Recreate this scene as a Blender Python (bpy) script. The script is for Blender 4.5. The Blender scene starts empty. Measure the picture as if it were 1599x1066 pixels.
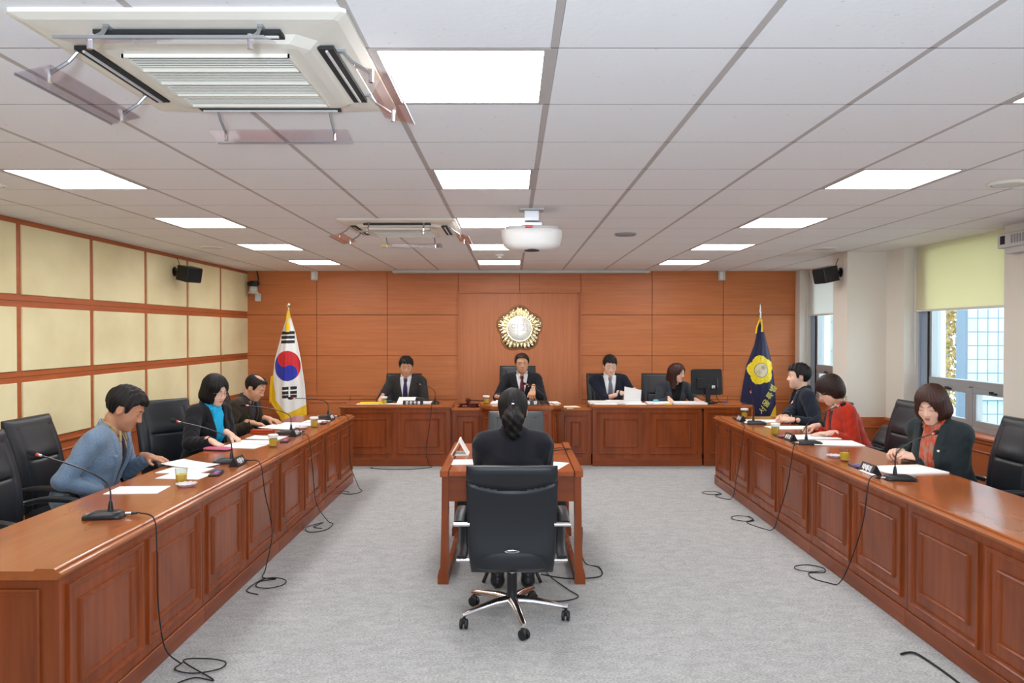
import bpy, bmesh, math, random
import numpy as np
from mathutils import Vector, Matrix, Euler
R = math.radians
random.seed(7)
scene = bpy.context.scene
COL = scene.collection

# ------------------------------------------------------------------ camera, world, light, exposure
HC = 2.58                       # ceiling height
cam_data = bpy.data.cameras.new('camera')
cam_data.sensor_width = 36.0
cam_data.lens = 1190.0 / 1599.0 * 36.0
cam_data.clip_end = 200
camera = bpy.data.objects.new('camera', cam_data)
COL.objects.link(camera)
camera.location = (0, 0, 1.68)
camera.rotation_euler = (R(90 - 0.72), 0, 0)
scene.camera = camera
scene.view_settings.view_transform = 'Standard'
scene.view_settings.look = 'None'
scene.view_settings.gamma = 1.0
scene.view_settings.use_curve_mapping = False
scene.view_settings.exposure = 0.10
PANEL_STRENGTH = 18.5
world = bpy.data.worlds.new('world')
scene.world = world
world.use_nodes = True
wn = world.node_tree.nodes
wn['Background'].inputs[0].default_value = (0.80, 0.90, 1.0, 1)
wn['Background'].inputs[1].default_value = 5.0
# the photographer's flash gun, turned up to the ceiling beside the camera
fl_d = bpy.data.lights.new('camera_flash', 'AREA')
fl_d.shape = 'DISK'; fl_d.size = 0.35; fl_d.energy = 175.0; fl_d.color = (0.72, 0.84, 1.0)
flash = bpy.data.objects.new('camera_flash', fl_d)
COL.objects.link(flash)
flash.location = (0.1, -1.1, 1.55)
flash.rotation_euler = (R(180 - 42), 0, 0)

# ------------------------------------------------------------------ materials
def mat(name, col, rough=0.5, metal=0.0, coat=0.0, spec=0.5, sheen=0.0, bump=None, var=None, trans=0.0, ior=1.45):
    """col linear rgb; bump=(scale vector, strength, distance); var=(scale vector, other colour, amount)"""
    m = bpy.data.materials.new(name)
    m.use_nodes = True
    nt = m.node_tree
    b = nt.nodes['Principled BSDF']
    b.inputs['Base Color'].default_value = (*col, 1)
    b.inputs['Roughness'].default_value = rough
    b.inputs['Metallic'].default_value = metal
    b.inputs['Coat Weight'].default_value = coat
    b.inputs['Coat Roughness'].default_value = 0.12
    b.inputs['Specular IOR Level'].default_value = spec
    b.inputs['Sheen Weight'].default_value = sheen
    b.inputs['Transmission Weight'].default_value = trans
    b.inputs['IOR'].default_value = ior
    if bump or var:
        tc = nt.nodes.new('ShaderNodeTexCoord')
    def noise(scale, detail=4):
        mp = nt.nodes.new('ShaderNodeMapping')
        mp.inputs['Scale'].default_value = scale
        nt.links.new(tc.outputs['Object'], mp.inputs[0])
        n = nt.nodes.new('ShaderNodeTexNoise')
        n.inputs['Scale'].default_value = 1.0
        n.inputs['Detail'].default_value = detail
        nt.links.new(mp.outputs[0], n.inputs['Vector'])
        return n
    if var:
        n = noise(var[0], 6)
        cr = nt.nodes.new('ShaderNodeValToRGB')
        lo, hi = (var[3] if len(var) > 3 else (0.35, 0.68))
        cr.color_ramp.elements[0].position = lo
        cr.color_ramp.elements[1].position = hi
        cr.color_ramp.elements[0].color = (*[c + (o - c) * var[2] for c, o in zip(col, var[1])], 1)
        cr.color_ramp.elements[1].color = (*col, 1)
        nt.links.new(n.outputs[0], cr.inputs[0])
        nt.links.new(cr.outputs[0], b.inputs['Base Color'])
    if bump:
        n = noise(bump[0], 3)
        bp = nt.nodes.new('ShaderNodeBump')
        bp.inputs['Strength'].default_value = bump[1]
        bp.inputs['Distance'].default_value = bump[2]
        nt.links.new(n.outputs[0], bp.inputs['Height'])
        nt.links.new(bp.outputs[0], b.inputs['Normal'])
    return m

def wood(name, col, dark, grain, rough, coat, patch=0.25):
    """two layers: stretched fine grain plus broad figure"""
    m = mat(name, col, rough, coat=coat)
    nt = m.node_tree
    b = nt.nodes['Principled BSDF']
    tc = nt.nodes.new('ShaderNodeTexCoord')
    def noise(scale, detail, dist=0.0):
        mp = nt.nodes.new('ShaderNodeMapping')
        mp.inputs['Scale'].default_value = scale
        nt.links.new(tc.outputs['Object'], mp.inputs[0])
        n = nt.nodes.new('ShaderNodeTexNoise')
        n.inputs['Scale'].default_value = 1.0
        n.inputs['Detail'].default_value = detail
        n.inputs['Distortion'].default_value = dist
        nt.links.new(mp.outputs[0], n.inputs['Vector'])
        return n
    g = noise(grain, 5, 0.3)
    cr = nt.nodes.new('ShaderNodeValToRGB')
    cr.color_ramp.elements[0].position = 0.32
    cr.color_ramp.elements[1].position = 0.66
    cr.color_ramp.elements[0].color = (*dark, 1)
    cr.color_ramp.elements[1].color = (*col, 1)
    nt.links.new(g.outputs[0], cr.inputs[0])
    f = noise([s * 0.12 + 0.9 for s in grain], 3, 1.0)
    cr2 = nt.nodes.new('ShaderNodeValToRGB')
    cr2.color_ramp.elements[0].position = 0.35
    cr2.color_ramp.elements[1].position = 0.65
    cr2.color_ramp.elements[0].color = (1 - patch, 1 - patch, 1 - patch, 1)
    cr2.color_ramp.elements[1].color = (1, 1, 1, 1)
    nt.links.new(f.outputs[0], cr2.inputs[0])
    mx = nt.nodes.new('ShaderNodeMix')
    mx.data_type = 'RGBA'
    mx.blend_type = 'MULTIPLY'
    mx.inputs[0].default_value = 1.0
    nt.links.new(cr.outputs[0], mx.inputs[6])
    nt.links.new(cr2.outputs[0], mx.inputs[7])
    nt.links.new(mx.outputs[2], b.inputs['Base Color'])
    return m

M = {}
DC, DD = (0.27, 0.060, 0.013), (0.225, 0.046, 0.009)
M['desk_v'] = wood('desk_wood_vertical', DC, DD, (28, 28, 2.2), 0.27, 0.0)
M['desk_h'] = wood('desk_wood_long', DC, DD, (2.2, 26, 26), 0.27, 0.0)
M['desk_top'] = wood('desk_top_wood', (0.365, 0.105, 0.027), (0.34, 0.094, 0.023), (2.0, 24, 24), 0.19, 0.0, 0.2)
M['desk_top_y'] = wood('table_top_wood', (0.36, 0.092, 0.024), (0.30, 0.066, 0.016), (24, 2.0, 24), 0.2, 0.0, 0.15)
M['wall_h'] = wood('wall_veneer_across', (0.60, 0.20, 0.062), (0.54, 0.165, 0.048), (1.6, 8, 42), 0.45, 0.0, 0.10)
M['wall_v'] = wood('wall_veneer_upright', (0.58, 0.20, 0.070), (0.52, 0.165, 0.056), (46, 8, 1.6), 0.45, 0.0, 0.06)
M['frame_w'] = wood('wall_frame_wood', (0.50, 0.135, 0.04), (0.43, 0.105, 0.03), (20, 2.0, 20), 0.42, 0.0, 0.1)
M['fabric'] = mat('acoustic_panel_fabric', (0.86, 0.77, 0.47), 0.85, bump=((90, 90, 90), 0.15, 0.002),
                  var=((1.3, 1.3, 1.7), (0.58, 0.46, 0.22), 0.45, (0.3, 0.62)))
M['plaster'] = mat('cream_wallpaper', (0.80, 0.745, 0.65), 0.8, bump=((60, 60, 60), 0.1, 0.002))
M['carpet'] = wood('grey_carpet', (0.52, 0.525, 0.515), (0.30, 0.30, 0.295), (75, 130, 40), 0.95, 0.0, 0.16)
M['carpet'].node_tree.nodes['Principled BSDF'].inputs['Specular IOR Level'].default_value = 0.1
M['tile'] = mat('ceiling_tile', (0.88, 0.87, 0.87), 0.9, spec=0.2, bump=((45, 45, 45), 0.25, 0.003),
                var=((38, 38, 38), (0.45, 0.44, 0.43), 0.6, (0.22, 0.34)))
M['tbar'] = mat('ceiling_grid_bar', (0.50, 0.455, 0.43), 0.6)
M['joint_shade'] = mat('ceiling_joint_shade', (0.20, 0.175, 0.16), 0.8)  # shade of the narrow gaps between tile rows, put into the colour
M['black'] = mat('black_plastic', (0.012, 0.012, 0.014), 0.38)
M['black_soft'] = mat('black_matt', (0.012, 0.012, 0.013), 0.7)
M['foam'] = mat('microphone_foam', (0.012, 0.012, 0.012), 0.95, bump=((400, 400, 400), 0.5, 0.002))
M['leather'] = mat('black_leather', (0.013, 0.015, 0.019), 0.42, spec=0.5, bump=((130, 130, 130), 0.12, 0.002))
M['leather_g'] = mat('grey_leather', (0.05, 0.056, 0.06), 0.42, bump=((130, 130, 130), 0.12, 0.002))
M['chrome'] = mat('polished_chrome', (0.80, 0.79, 0.80), 0.16, metal=1.0)
M['steel'] = mat('brushed_steel', (0.55, 0.55, 0.56), 0.35, metal=1.0)
M['alu'] = mat('window_aluminium', (0.40, 0.42, 0.43), 0.45, metal=0.3)
M['alu_blue'] = mat('window_frame_bluish', (0.36, 0.45, 0.56), 0.4, metal=0.2)
M['white'] = mat('white_plastic', (0.82, 0.81, 0.78), 0.4)
M['cream'] = mat('cream_plastic', (0.80, 0.76, 0.66), 0.4)
M['device'] = mat('light_grey_plastic', (0.62, 0.61, 0.59), 0.45)
M['grey_p'] = mat('mid_grey_plastic', (0.30, 0.30, 0.31), 0.45)
M['slotgrey'] = mat('grille_shadow_grey', (0.10, 0.10, 0.105), 0.6)
M['dark'] = mat('dark_slot', (0.02, 0.02, 0.02), 0.7)
M['blind'] = mat('yellow_roller_blind', (0.92, 0.88, 0.64), 0.8)
M['blind_w'] = mat('white_roller_blind', (0.92, 0.92, 0.88), 0.8)
M['paper'] = mat('white_paper', (0.88, 0.88, 0.87), 0.6)
M['ivory'] = mat('ivory_paper', (0.85, 0.78, 0.55), 0.6)
M['yellow'] = mat('yellow_paper', (0.92, 0.72, 0.03), 0.5)
M['red_led'] = mat('red_ring', (0.65, 0.03, 0.02), 0.3)
M['gold'] = mat('polished_gold', (0.86, 0.77, 0.52), 0.2, metal=1.0)
M['gold_light'] = mat('pale_gold_plate', (0.93, 0.90, 0.78), 0.3, metal=0.6)
M['gold_dark'] = mat('dark_emblem_edge', (0.30, 0.13, 0.05), 0.4)
M['gold_f'] = mat('gold_fringe', (0.90, 0.58, 0.02), 0.6, bump=((40, 40, 300), 0.8, 0.004))
M['f_white'] = mat('flag_white_silk', (0.85, 0.85, 0.83), 0.5, sheen=0.3)
M['f_red'] = mat('flag_red_silk', (0.62, 0.012, 0.02), 0.4, sheen=0.2)
M['f_blue'] = mat('flag_blue_silk', (0.012, 0.025, 0.40), 0.4, sheen=0.2)
M['f_black'] = mat('flag_black_silk', (0.012, 0.014, 0.02), 0.5)
M['f_navy'] = mat('flag_navy_velvet', (0.005, 0.004, 0.045), 0.6, sheen=0.1)
M['f_yellow'] = mat('flag_yellow_embroidery', (0.90, 0.68, 0.01), 0.55)
M['f_ytext'] = mat('flag_text_embroidery', (0.72, 0.68, 0.16), 0.6)
M['f_disc'] = mat('flag_emblem_disc', (0.75, 0.68, 0.48), 0.6)
M['cherry'] = mat('dark_polished_rosewood', (0.07, 0.008, 0.005), 0.18, coat=0.5)
M['tea'] = mat('yellow_tea', (0.80, 0.50, 0.03), 0.1)
M['letter'] = mat('white_lettering', (0.88, 0.88, 0.88), 0.5)
M['plate_w'] = mat('pale_grey_plate', (0.6, 0.6, 0.58), 0.4)
M['pink'] = mat('pink_leatherette', (0.55, 0.12, 0.22), 0.4)
M['red_case'] = mat('reddish_brown_box', (0.42, 0.06, 0.02), 0.35)
M['ph_screen'] = mat('phone_screen', (0.02, 0.02, 0.03), 0.1, coat=0.5)
M['ph_purple'] = mat('purple_sticker', (0.30, 0.08, 0.55), 0.4)
M['ph_red'] = mat('red_sticker', (0.75, 0.03, 0.10), 0.4)
M['tag_green'] = mat('pale_green_label', (0.72, 0.78, 0.70), 0.5)
M['blue_p'] = mat('blue_connector', (0.02, 0.05, 0.45), 0.4)
M['bracket'] = mat('grey_bracket', (0.35, 0.36, 0.37), 0.35, metal=0.6)

def emission(name, col, s):
    m = bpy.data.materials.new(name)
    m.use_nodes = True
    nt = m.node_tree
    nt.nodes.remove(nt.nodes['Principled BSDF'])
    e = nt.nodes.new('ShaderNodeEmission')
    e.inputs[0].default_value = (*col, 1)
    e.inputs[1].default_value = s
    nt.links.new(e.outputs[0], nt.nodes['Material Output'].inputs[0])
    return m
M['light'] = emission('lit_diffuser', (1.0, 0.985, 0.985), PANEL_STRENGTH)

def clear(name, tint, gloss=0.06, alpha=None):
    """thin clear sheet: transparent with a mirror-like surface"""
    m = bpy.data.materials.new(name)
    m.use_nodes = True
    nt = m.node_tree
    nt.nodes.remove(nt.nodes['Principled BSDF'])
    t = nt.nodes.new('ShaderNodeBsdfTransparent')
    t.inputs[0].default_value = (*tint, 1)
    g = nt.nodes.new('ShaderNodeBsdfGlossy')
    g.inputs['Roughness'].default_value = 0.03
    lw = nt.nodes.new('ShaderNodeLayerWeight')
    pw = nt.nodes.new('ShaderNodeMath'); pw.operation = 'POWER'; pw.inputs[1].default_value = 4.0
    fr = nt.nodes.new('ShaderNodeMath'); fr.operation = 'MULTIPLY_ADD'
    fr.inputs[1].default_value = 0.7; fr.inputs[2].default_value = 0.03 + gloss * .3
    nt.links.new(lw.outputs['Facing'], pw.inputs[0])
    nt.links.new(pw.outputs[0], fr.inputs[0])
    mx = nt.nodes.new('ShaderNodeMixShader')
    nt.links.new(fr.outputs[0], mx.inputs[0])
    nt.links.new(t.outputs[0], mx.inputs[1])
    nt.links.new(g.outputs[0], mx.inputs[2])
    nt.links.new(mx.outputs[0], nt.nodes['Material Output'].inputs[0])
    return m
for key in ('blind', 'blind_w'):
    nt_ = M[key].node_tree; pb = nt_.nodes['Principled BSDF']
    tl = nt_.nodes.new('ShaderNodeBsdfTranslucent'); tl.inputs[0].default_value = pb.inputs['Base Color'].default_value
    ms = nt_.nodes.new('ShaderNodeMixShader'); ms.inputs[0].default_value = 0.42
    nt_.links.new(pb.outputs[0], ms.inputs[1]); nt_.links.new(tl.outputs[0], ms.inputs[2]); nt_.links.new(ms.outputs[0], nt_.nodes['Material Output'].inputs[0])
M['pane'] = clear('window_glass', (0.93, 0.97, 0.97))
M['glass'] = clear('drinking_glass', (0.90, 0.93, 0.91), 0.1)
M['teaglass'] = clear('tea_liquid', (0.93, 0.62, 0.10), 0.0)
M['acryl'] = clear('clear_acrylic', (0.95, 0.91, 0.94), 0.1)

# ------------------------------------------------------------------ mesh helpers
class MB:
    def __init__(s):
        s.v, s.f, s.m, s.mats = [], [], [], []
    def mi(s, m):
        if m not in s.mats: s.mats.append(m)
        return s.mats.index(m)
    def add(s, vs, fs, m, T=None):
        o = len(s.v)
        k = s.mi(m)
        s.v += [tuple(T @ Vector(p)) if T is not None else tuple(p) for p in vs]
        s.f += [tuple(i + o for i in f) for f in fs]
        s.m += [k] * len(fs)
        return s
    def box(s, x0, x1, y0, y1, z0, z1, m, T=None, b=0.0):
        if b > 0:
            b = min(b, (x1 - x0) * .45, (y1 - y0) * .45, (z1 - z0) * .45)
            vs, idx = [], {}
            for ix, (X, sx) in enumerate(((x0, 1), (x1, -1))):
                for iy, (Y, sy) in enumerate(((y0, 1), (y1, -1))):
                    for iz, (Z, sz) in enumerate(((z0, 1), (z1, -1))):
                        for a in range(3):
                            d = [b, b, b]; d[a] = 0
                            idx[ix, iy, iz, a] = len(vs)
                            vs.append((X + sx * d[0], Y + sy * d[1], Z + sz * d[2]))
            g = lambda *k: idx[k]
            fs = []
            for i in (0, 1):
                fs.append((g(i,0,0,0), g(i,1,0,0), g(i,1,1,0), g(i,0,1,0)))
                fs.append((g(0,i,0,1), g(1,i,0,1), g(1,i,1,1), g(0,i,1,1)))
                fs.append((g(0,0,i,2), g(1,0,i,2), g(1,1,i,2), g(0,1,i,2)))
                for j in (0, 1):
                    fs.append((g(0,i,j,1), g(1,i,j,1), g(1,i,j,2), g(0,i,j,2)))
                    fs.append((g(i,0,j,0), g(i,1,j,0), g(i,1,j,2), g(i,0,j,2)))
                    fs.append((g(i,j,0,0), g(i,j,1,0), g(i,j,1,1), g(i,j,0,1)))
                    for k in (0, 1):
                        fs.append((g(i,j,k,0), g(i,j,k,1), g(i,j,k,2)))
            return s.add(vs, fs, m, T)
        vs = [(x, y, z) for x in (x0, x1) for y in (y0, y1) for z in (z0, z1)]
        return s.add(vs, [(0,1,3,2), (4,6,7,5), (0,4,5,1), (2,3,7,6), (0,2,6,4), (1,5,7,3)], m, T)
    def quad(s, pts, m, T=None):
        return s.add(pts, [tuple(range(len(pts)))], m, T)
    def prism(s, poly, y0, y1, m, T=None):
        """poly in xz, extruded along y"""
        n = len(poly)
        vs = [(x, y0, z) for x, z in poly] + [(x, y1, z) for x, z in poly]
        fs = [tuple(range(n)), tuple(range(2 * n - 1, n - 1, -1))]
        fs += [(i, (i + 1) % n, n + (i + 1) % n, n + i) for i in range(n)]
        return s.add(vs, fs, m, T)
    def lathe(s, prof, m, T=None, n=24, cap=True):
        """prof [(r, z)]"""
        vs, fs = [], []
        for r, z in prof:
            vs += [(r * math.cos(2 * math.pi * i / n), r * math.sin(2 * math.pi * i / n), z) for i in range(n)]
        for k in range(len(prof) - 1):
            fs += [(k * n + i, k * n + (i + 1) % n, (k + 1) * n + (i + 1) % n, (k + 1) * n + i) for i in range(n)]
        if cap:
            fs += [tuple(range(n - 1, -1, -1)), tuple((len(prof) - 1) * n + i for i in range(n))]
        return s.add(vs, fs, m, T)
    def tube(s, pts, rad, m, n=8, T=None, cap=True):
        P = [Vector(p) for p in pts]
        rs = rad if isinstance(rad, (list, tuple)) else [rad] * len(P)
        up = Vector((0, 0, 1))
        vs, fs = [], []
        prev = None
        for i, p in enumerate(P):
            d = (P[min(i + 1, len(P) - 1)] - P[max(i - 1, 0)])
            d = d.normalized() if d.length > 1e-9 else Vector((0, 0, 1))
            if prev is None:
                a = d.cross(up)
                if a.length < 1e-3: a = d.cross(Vector((1, 0, 0)))
            else:
                a = prev - d * prev.dot(d)
                if a.length < 1e-6: a = d.cross(up)
            a.normalize(); prev = a
            b = d.cross(a)
            vs += [tuple(p + (a * math.cos(2 * math.pi * k / n) + b * math.sin(2 * math.pi * k / n)) * rs[i]) for k in range(n)]
        for i in range(len(P) - 1):
            fs += [(i * n + k, i * n + (k + 1) % n, (i + 1) * n + (k + 1) % n, (i + 1) * n + k) for k in range(n)]
        if cap:
            fs += [tuple(range(n - 1, -1, -1)), tuple((len(P) - 1) * n + k for k in range(n))]
        return s.add(vs, fs, m, T)
    def moulding(s, x0, x1, z0, z1, prof, m, T=None):
        """picture-frame moulding on the plane y=0 facing -y; prof [(inset, height)]"""
        vs, fs = [], []
        for a, h in prof:
            vs += [(x0 + a, -h, z0 + a), (x1 - a, -h, z0 + a), (x1 - a, -h, z1 - a), (x0 + a, -h, z1 - a)]
        for k in range(len(prof) - 1):
            fs += [(k * 4 + i, k * 4 + (i + 1) % 4, (k + 1) * 4 + (i + 1) % 4, (k + 1) * 4 + i) for i in range(4)]
        return s.add(vs, fs, m, T)
    def build(s, name, parent=None, smooth=False, T=None):
        me = bpy.data.meshes.new(name)
        me.from_pydata(s.v, [], s.f)
        for m in s.mats: me.materials.append(m)
        me.polygons.foreach_set('material_index', s.m)
        if smooth:
            me.polygons.foreach_set('use_smooth', [True] * len(me.polygons))
        bm = bmesh.new(); bm.from_mesh(me)
        bmesh.ops.recalc_face_normals(bm, faces=bm.faces)
        bm.to_mesh(me); bm.free()
        if smooth:
            me.set_sharp_from_angle(angle=R(38))
        me.update()
        o = bpy.data.objects.new(name, me)
        COL.objects.link(o)
        if parent is not None: o.parent = parent
        if T is not None: o.matrix_local = T
        return o

def spline(pts, n=8):
    """Catmull-Rom through pts"""
    P = [Vector(p) for p in pts]
    out = []
    for i in range(len(P) - 1):
        a, b, c, d = P[max(i - 1, 0)], P[i], P[i + 1], P[min(i + 2, len(P) - 1)]
        for k in range(n):
            t = k / n
            out.append(0.5 * ((2 * b) + (c - a) * t + (2 * a - 5 * b + 4 * c - d) * t * t + (3 * b - a - 3 * c + d) * t ** 3))
    out.append(P[-1])
    return out

def tag(o, label, cat, group=None, kind=None):
    o['label'] = label; o['category'] = cat
    if group: o['group'] = group
    if kind: o['kind'] = kind
    return o
def thing(name, label, cat, loc=(0, 0, 0), rz=0.0, group=None):
    o = bpy.data.objects.new(name, None)
    o.empty_display_size = 0.1
    COL.objects.link(o)
    o.location = loc; o.rotation_euler = (0, 0, rz)
    return tag(o, label, cat, group)
def struct(o):
    o['kind'] = 'structure'
    return o
def dup(root, loc=None, rz=None, label=None, group=None):
    def cp(o, par):
        c = o.copy(); COL.objects.link(c)
        if par is not None: c.parent = par
        for ch in KIDS.get(o.name, []): cp(ch, c)
        return c
    KIDS = {}
    for o in COL.objects:
        if o.parent is not None: KIDS.setdefault(o.parent.name, []).append(o)
    r = cp(root, None)
    if loc is not None: r.location = loc
    if rz is not None: r.rotation_euler = (0, 0, rz)
    if label: r['label'] = label
    if group: r['group'] = group
    return r
def text(name, s, size, T, m, parent, ext=0.0008, off=0.0, shape=None):
    cu = bpy.data.curves.new(name, 'FONT')
    cu.body = s; cu.size = size; cu.extrude = ext; cu.offset = off
    cu.align_x = 'CENTER'; cu.align_y = 'CENTER'
    o = bpy.data.objects.new(name, cu); COL.objects.link(o)
    bpy.context.view_layer.update()
    me = bpy.data.meshes.new_from_object(o.evaluated_get(bpy.context.evaluated_depsgraph_get()))
    bpy.data.objects.remove(o)
    me.name = name
    me.materials.clear(); me.materials.append(m)
    me.transform(T)
    if shape:
        for v in me.vertices: v.co = shape(v.co)
    o = bpy.data.objects.new(name, me); COL.objects.link(o)
    if parent is not None: o.parent = parent
    return o
def TR(x=0, y=0, z=0, rx=0, ry=0, rz=0):
    return Matrix.Translation((x, y, z)) @ Euler((rx, ry, rz)).to_matrix().to_4x4()

# ------------------------------------------------------------------ room shell
XL, XR, YB, YR = -3.93, 4.20, 11.31, -2.2       # left wall, right wall, back wall, rear wall behind the camera
o = MB().box(XL - .3, 5.0, YR - .2, YB + .6, -0.1, 0, M['carpet']).build('floor'); struct(o)

# ceiling: grid slab with separate tiles hung just under it
TX0, TY0, TP = 0.135, 2.43, 0.6
lights_at = [(c, k) for k in (0, 3, 6, 9, 12) for c in (-5, -1, 3)]
holes = set(lights_at)
mb = MB()
mb.box(XL - .3, 5.0, YR - .2, YB + .6, HC + .012, HC + .1, M['tbar'])
for c in range(-8, 9):
    for k in range(-8, 16):
        if (c, k) in holes: continue
        x0, x1 = TX0 + c * TP + .013, TX0 + (c + 1) * TP - .013
        y0, y1 = TY0 + k * TP + .004, TY0 + (k + 1) * TP - .004
        x0, x1 = max(x0, XL - .05), min(x1, 4.75)
        y0, y1 = max(y0, YR - .1), min(y1, YB + .3)
        if x1 - x0 < .02 or y1 - y0 < .02: continue
        mb.box(x0, x1, y0, y1, HC, HC + .013, M['tile'])
for c in range(-8, 10):
    x = TX0 + c * TP
    if XL - .05 < x < 4.75: mb.box(x - .012, x + .012, YR - .1, YB + .3, HC + .001, HC + .013, M['tbar'])
for k in range(-8, 17):
    y = TY0 + k * TP
    if y < YB + .2: mb.box(XL - .1, 4.75, y - .0045, y + .0045, HC + .0004, HC + .013, M['joint_shade'])  # dark strip fills each cross gap in place of its shadow
struct(mb.build('ceiling'))

# back wall of veneer boards with shadow gaps and a recessed upright-grain bay
mb = MB()
T_ = .012
def boards(mb, xs, zs, y, m, g=.003):
    for i in range(len(xs) - 1):
        for j in range(len(zs) - 1):
            mb.box(xs[i] + g, xs[i + 1] - g, y - T_, y, zs[j] + g, zs[j + 1] - g, m, b=.002)
mb.box(XL - .3, 4.21, YB + .0, YB + .05, 0, HC + .1, M['dark'])
zrow = [0.74, 1.325, 1.93, 2.595]
boards(mb, [-3.945, -2.895, -1.847, -.797], zrow, YB, M['wall_h'])
boards(mb, [1.022, 2.076, 3.13, 4.2], zrow, YB, M['wall_h'])
boards(mb, [-.797, .1125, 1.022], [2.262, 2.595], YB, M['wall_h'])
boards(mb, [-3.945, -3.07, -2.4, -1.6, -.797], [0.06, .675, .735], YB, M['wall_h'])
boards(mb, [1.022, 1.7, 2.4, 3.2, 4.2], [0.06, .675, .735], YB, M['wall_h'])
for x0, x1 in ((-3.9, -3.12), (-3.02, -2.45), (-2.35, -1.65), (-1.55, -.84), (1.07, 1.65), (1.75, 2.35), (2.45, 3.15), (3.25, 4.15)):
    mb.moulding(x0, x1, .16, .645, [(0, 0), (0, .01), (.008, .014), (.018, .006), (.018, 0)], M['wall_h'], TR(0, YB - T_, 0))
mb.box(XL, -.797, YB - .022, YB, .732, .745, M['wall_h'], b=.003)
mb.box(1.022, XR, YB - .022, YB, .732, .745, M['wall_h'], b=.003)
# recess bay
mb.box(-.797, 1.022, YB - .004, YB + .03, 0, 2.26, M['wall_v'])
mb.box(-.80, -.785, YB - .05, YB, 0, 2.27, M['wall_v'])
mb.box(1.010, 1.025, YB - .05, YB, 0, 2.27, M['wall_v'])
mb.box(-.80, 1.025, YB - .05, YB, 2.258, 2.27, M['wall_v'])
wall_back = struct(mb.build('wall_back'))
struct(MB().box(XL, XR, YB - .025, YB - .001, 0, .07, M['desk_h'], b=.003).build('baseboard_back'))

# left wall: timber grid with fabric panels
mb = MB()
mb.box(XL - .1, XL, YR - .2, YB + .1, 0, HC + .1, M['frame_w'])
for k in range(-8, 6):
    y0, y1 = 6.065 + 1.05 * k, 6.065 + 1.05 * (k + 1)
    y1 = min(y1, YB + .01)
    if y1 - .035 < YR: continue
    y0 = max(y0, YR)
    for z0, z1 in ((.79, 1.275), (1.367, 1.878), (1.979, 2.537)):
        mb.box(XL - .01, XL + .014, y0 + .035, y1 - (.035 if k < 4 else .012), z0, z1, M['fabric'], b=.004)
    mb.moulding(y0 + .07, y1 - .07, .16, .66, [(0, 0), (0, .008), (.008, .013), (.018, .005), (.018, 0)], M['frame_w'],
                Matrix(((0, -1, 0, XL), (1, 0, 0, 0), (0, 0, 1, 0), (0, 0, 0, 1))))
    for z in (1.32, 1.928):
        mb.box(XL - .01, XL + .0015, y0, y1, z - .0015, z + .0015, M['dark'])
mb.box(XL, XL + .02, YR, YB, .728, .748, M['frame_w'], b=.004)
struct(mb.build('wall_left'))
struct(MB().box(XL, XL + .018, YR, YB, 0, .09, M['frame_w'], b=.003).build('baseboard_left'))

# right wall with two window bays, a column, low timber wainscot and sills
XW = 4.36
mb = MB()
bays = [(9.45, 11.13), (6.51, 8.17), (3.6, 5.26)]
ys = [YR - .2, 3.6, 5.26, 6.51, 8.17, 9.45, 11.13, YB + .1]
for i in (0, 2, 4, 6):
    mb.box(XR, XR + .45, ys[i], ys[i + 1], 0, HC + .1, M['plaster'])
for y0, y1 in bays:
    mb.box(XR, XR + .45, y0, y1, 0, .72, M['plaster'])
mb.box(3.76, XR + .02, 8.55, 8.93, 0, HC + .1, M['plaster'])
struct(mb.build('wall_right'))
mb = MB()
for y0, y1 in ((YR, 8.55), (8.93, YB)):
    mb.box(XR - .02, XR, y0, y1, 0, .70, M['frame_w'])
    mb.box(XR - .035, XR, y0, y1, .69, .725, M['frame_w'], b=.005)
    n = max(1, int((y1 - y0) / .75))
    for i in range(n):
        a, b = y0 + (y1 - y0) * i / n + .05, y0 + (y1 - y0) * (i + 1) / n - .05
        mb.moulding(a, b, .15, .62, [(0, 0), (0, .008), (.008, .013), (.018, .005), (.018, 0)], M['frame_w'],
                    Matrix(((0, 1, 0, XR - .02), (1, 0, 0, 0), (0, 0, 1, 0), (0, 0, 0, 1))))
mb.box(3.735, XR, 8.525, 8.55, 0, .725, M['frame_w'])
mb.box(3.735, 3.76, 8.525, 8.955, 0, .725, M['frame_w'])
mb.box(3.735, XR, 8.93, 8.955, 0, .725, M['frame_w'])
mb.moulding(3.80, 4.12, .15, .62, [(0, 0), (0, .008), (.008, .013), (.018, .005), (.018, 0)], M['frame_w'], TR(0, 8.525, 0))
struct(mb.build('trim_1'))
mb = MB()
for y0, y1 in bays:
    mb.box(XR - .05, XW + .06, y0 + .001, y1 - .001, .72, .745, M['frame_w'], b=.006)
struct(mb.build('trim_2'))
struct(MB().box(XL - .1, XR + .4, YR - .2, YR, 0, HC + .1, M['plaster']).build('wall_rear'))

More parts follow.
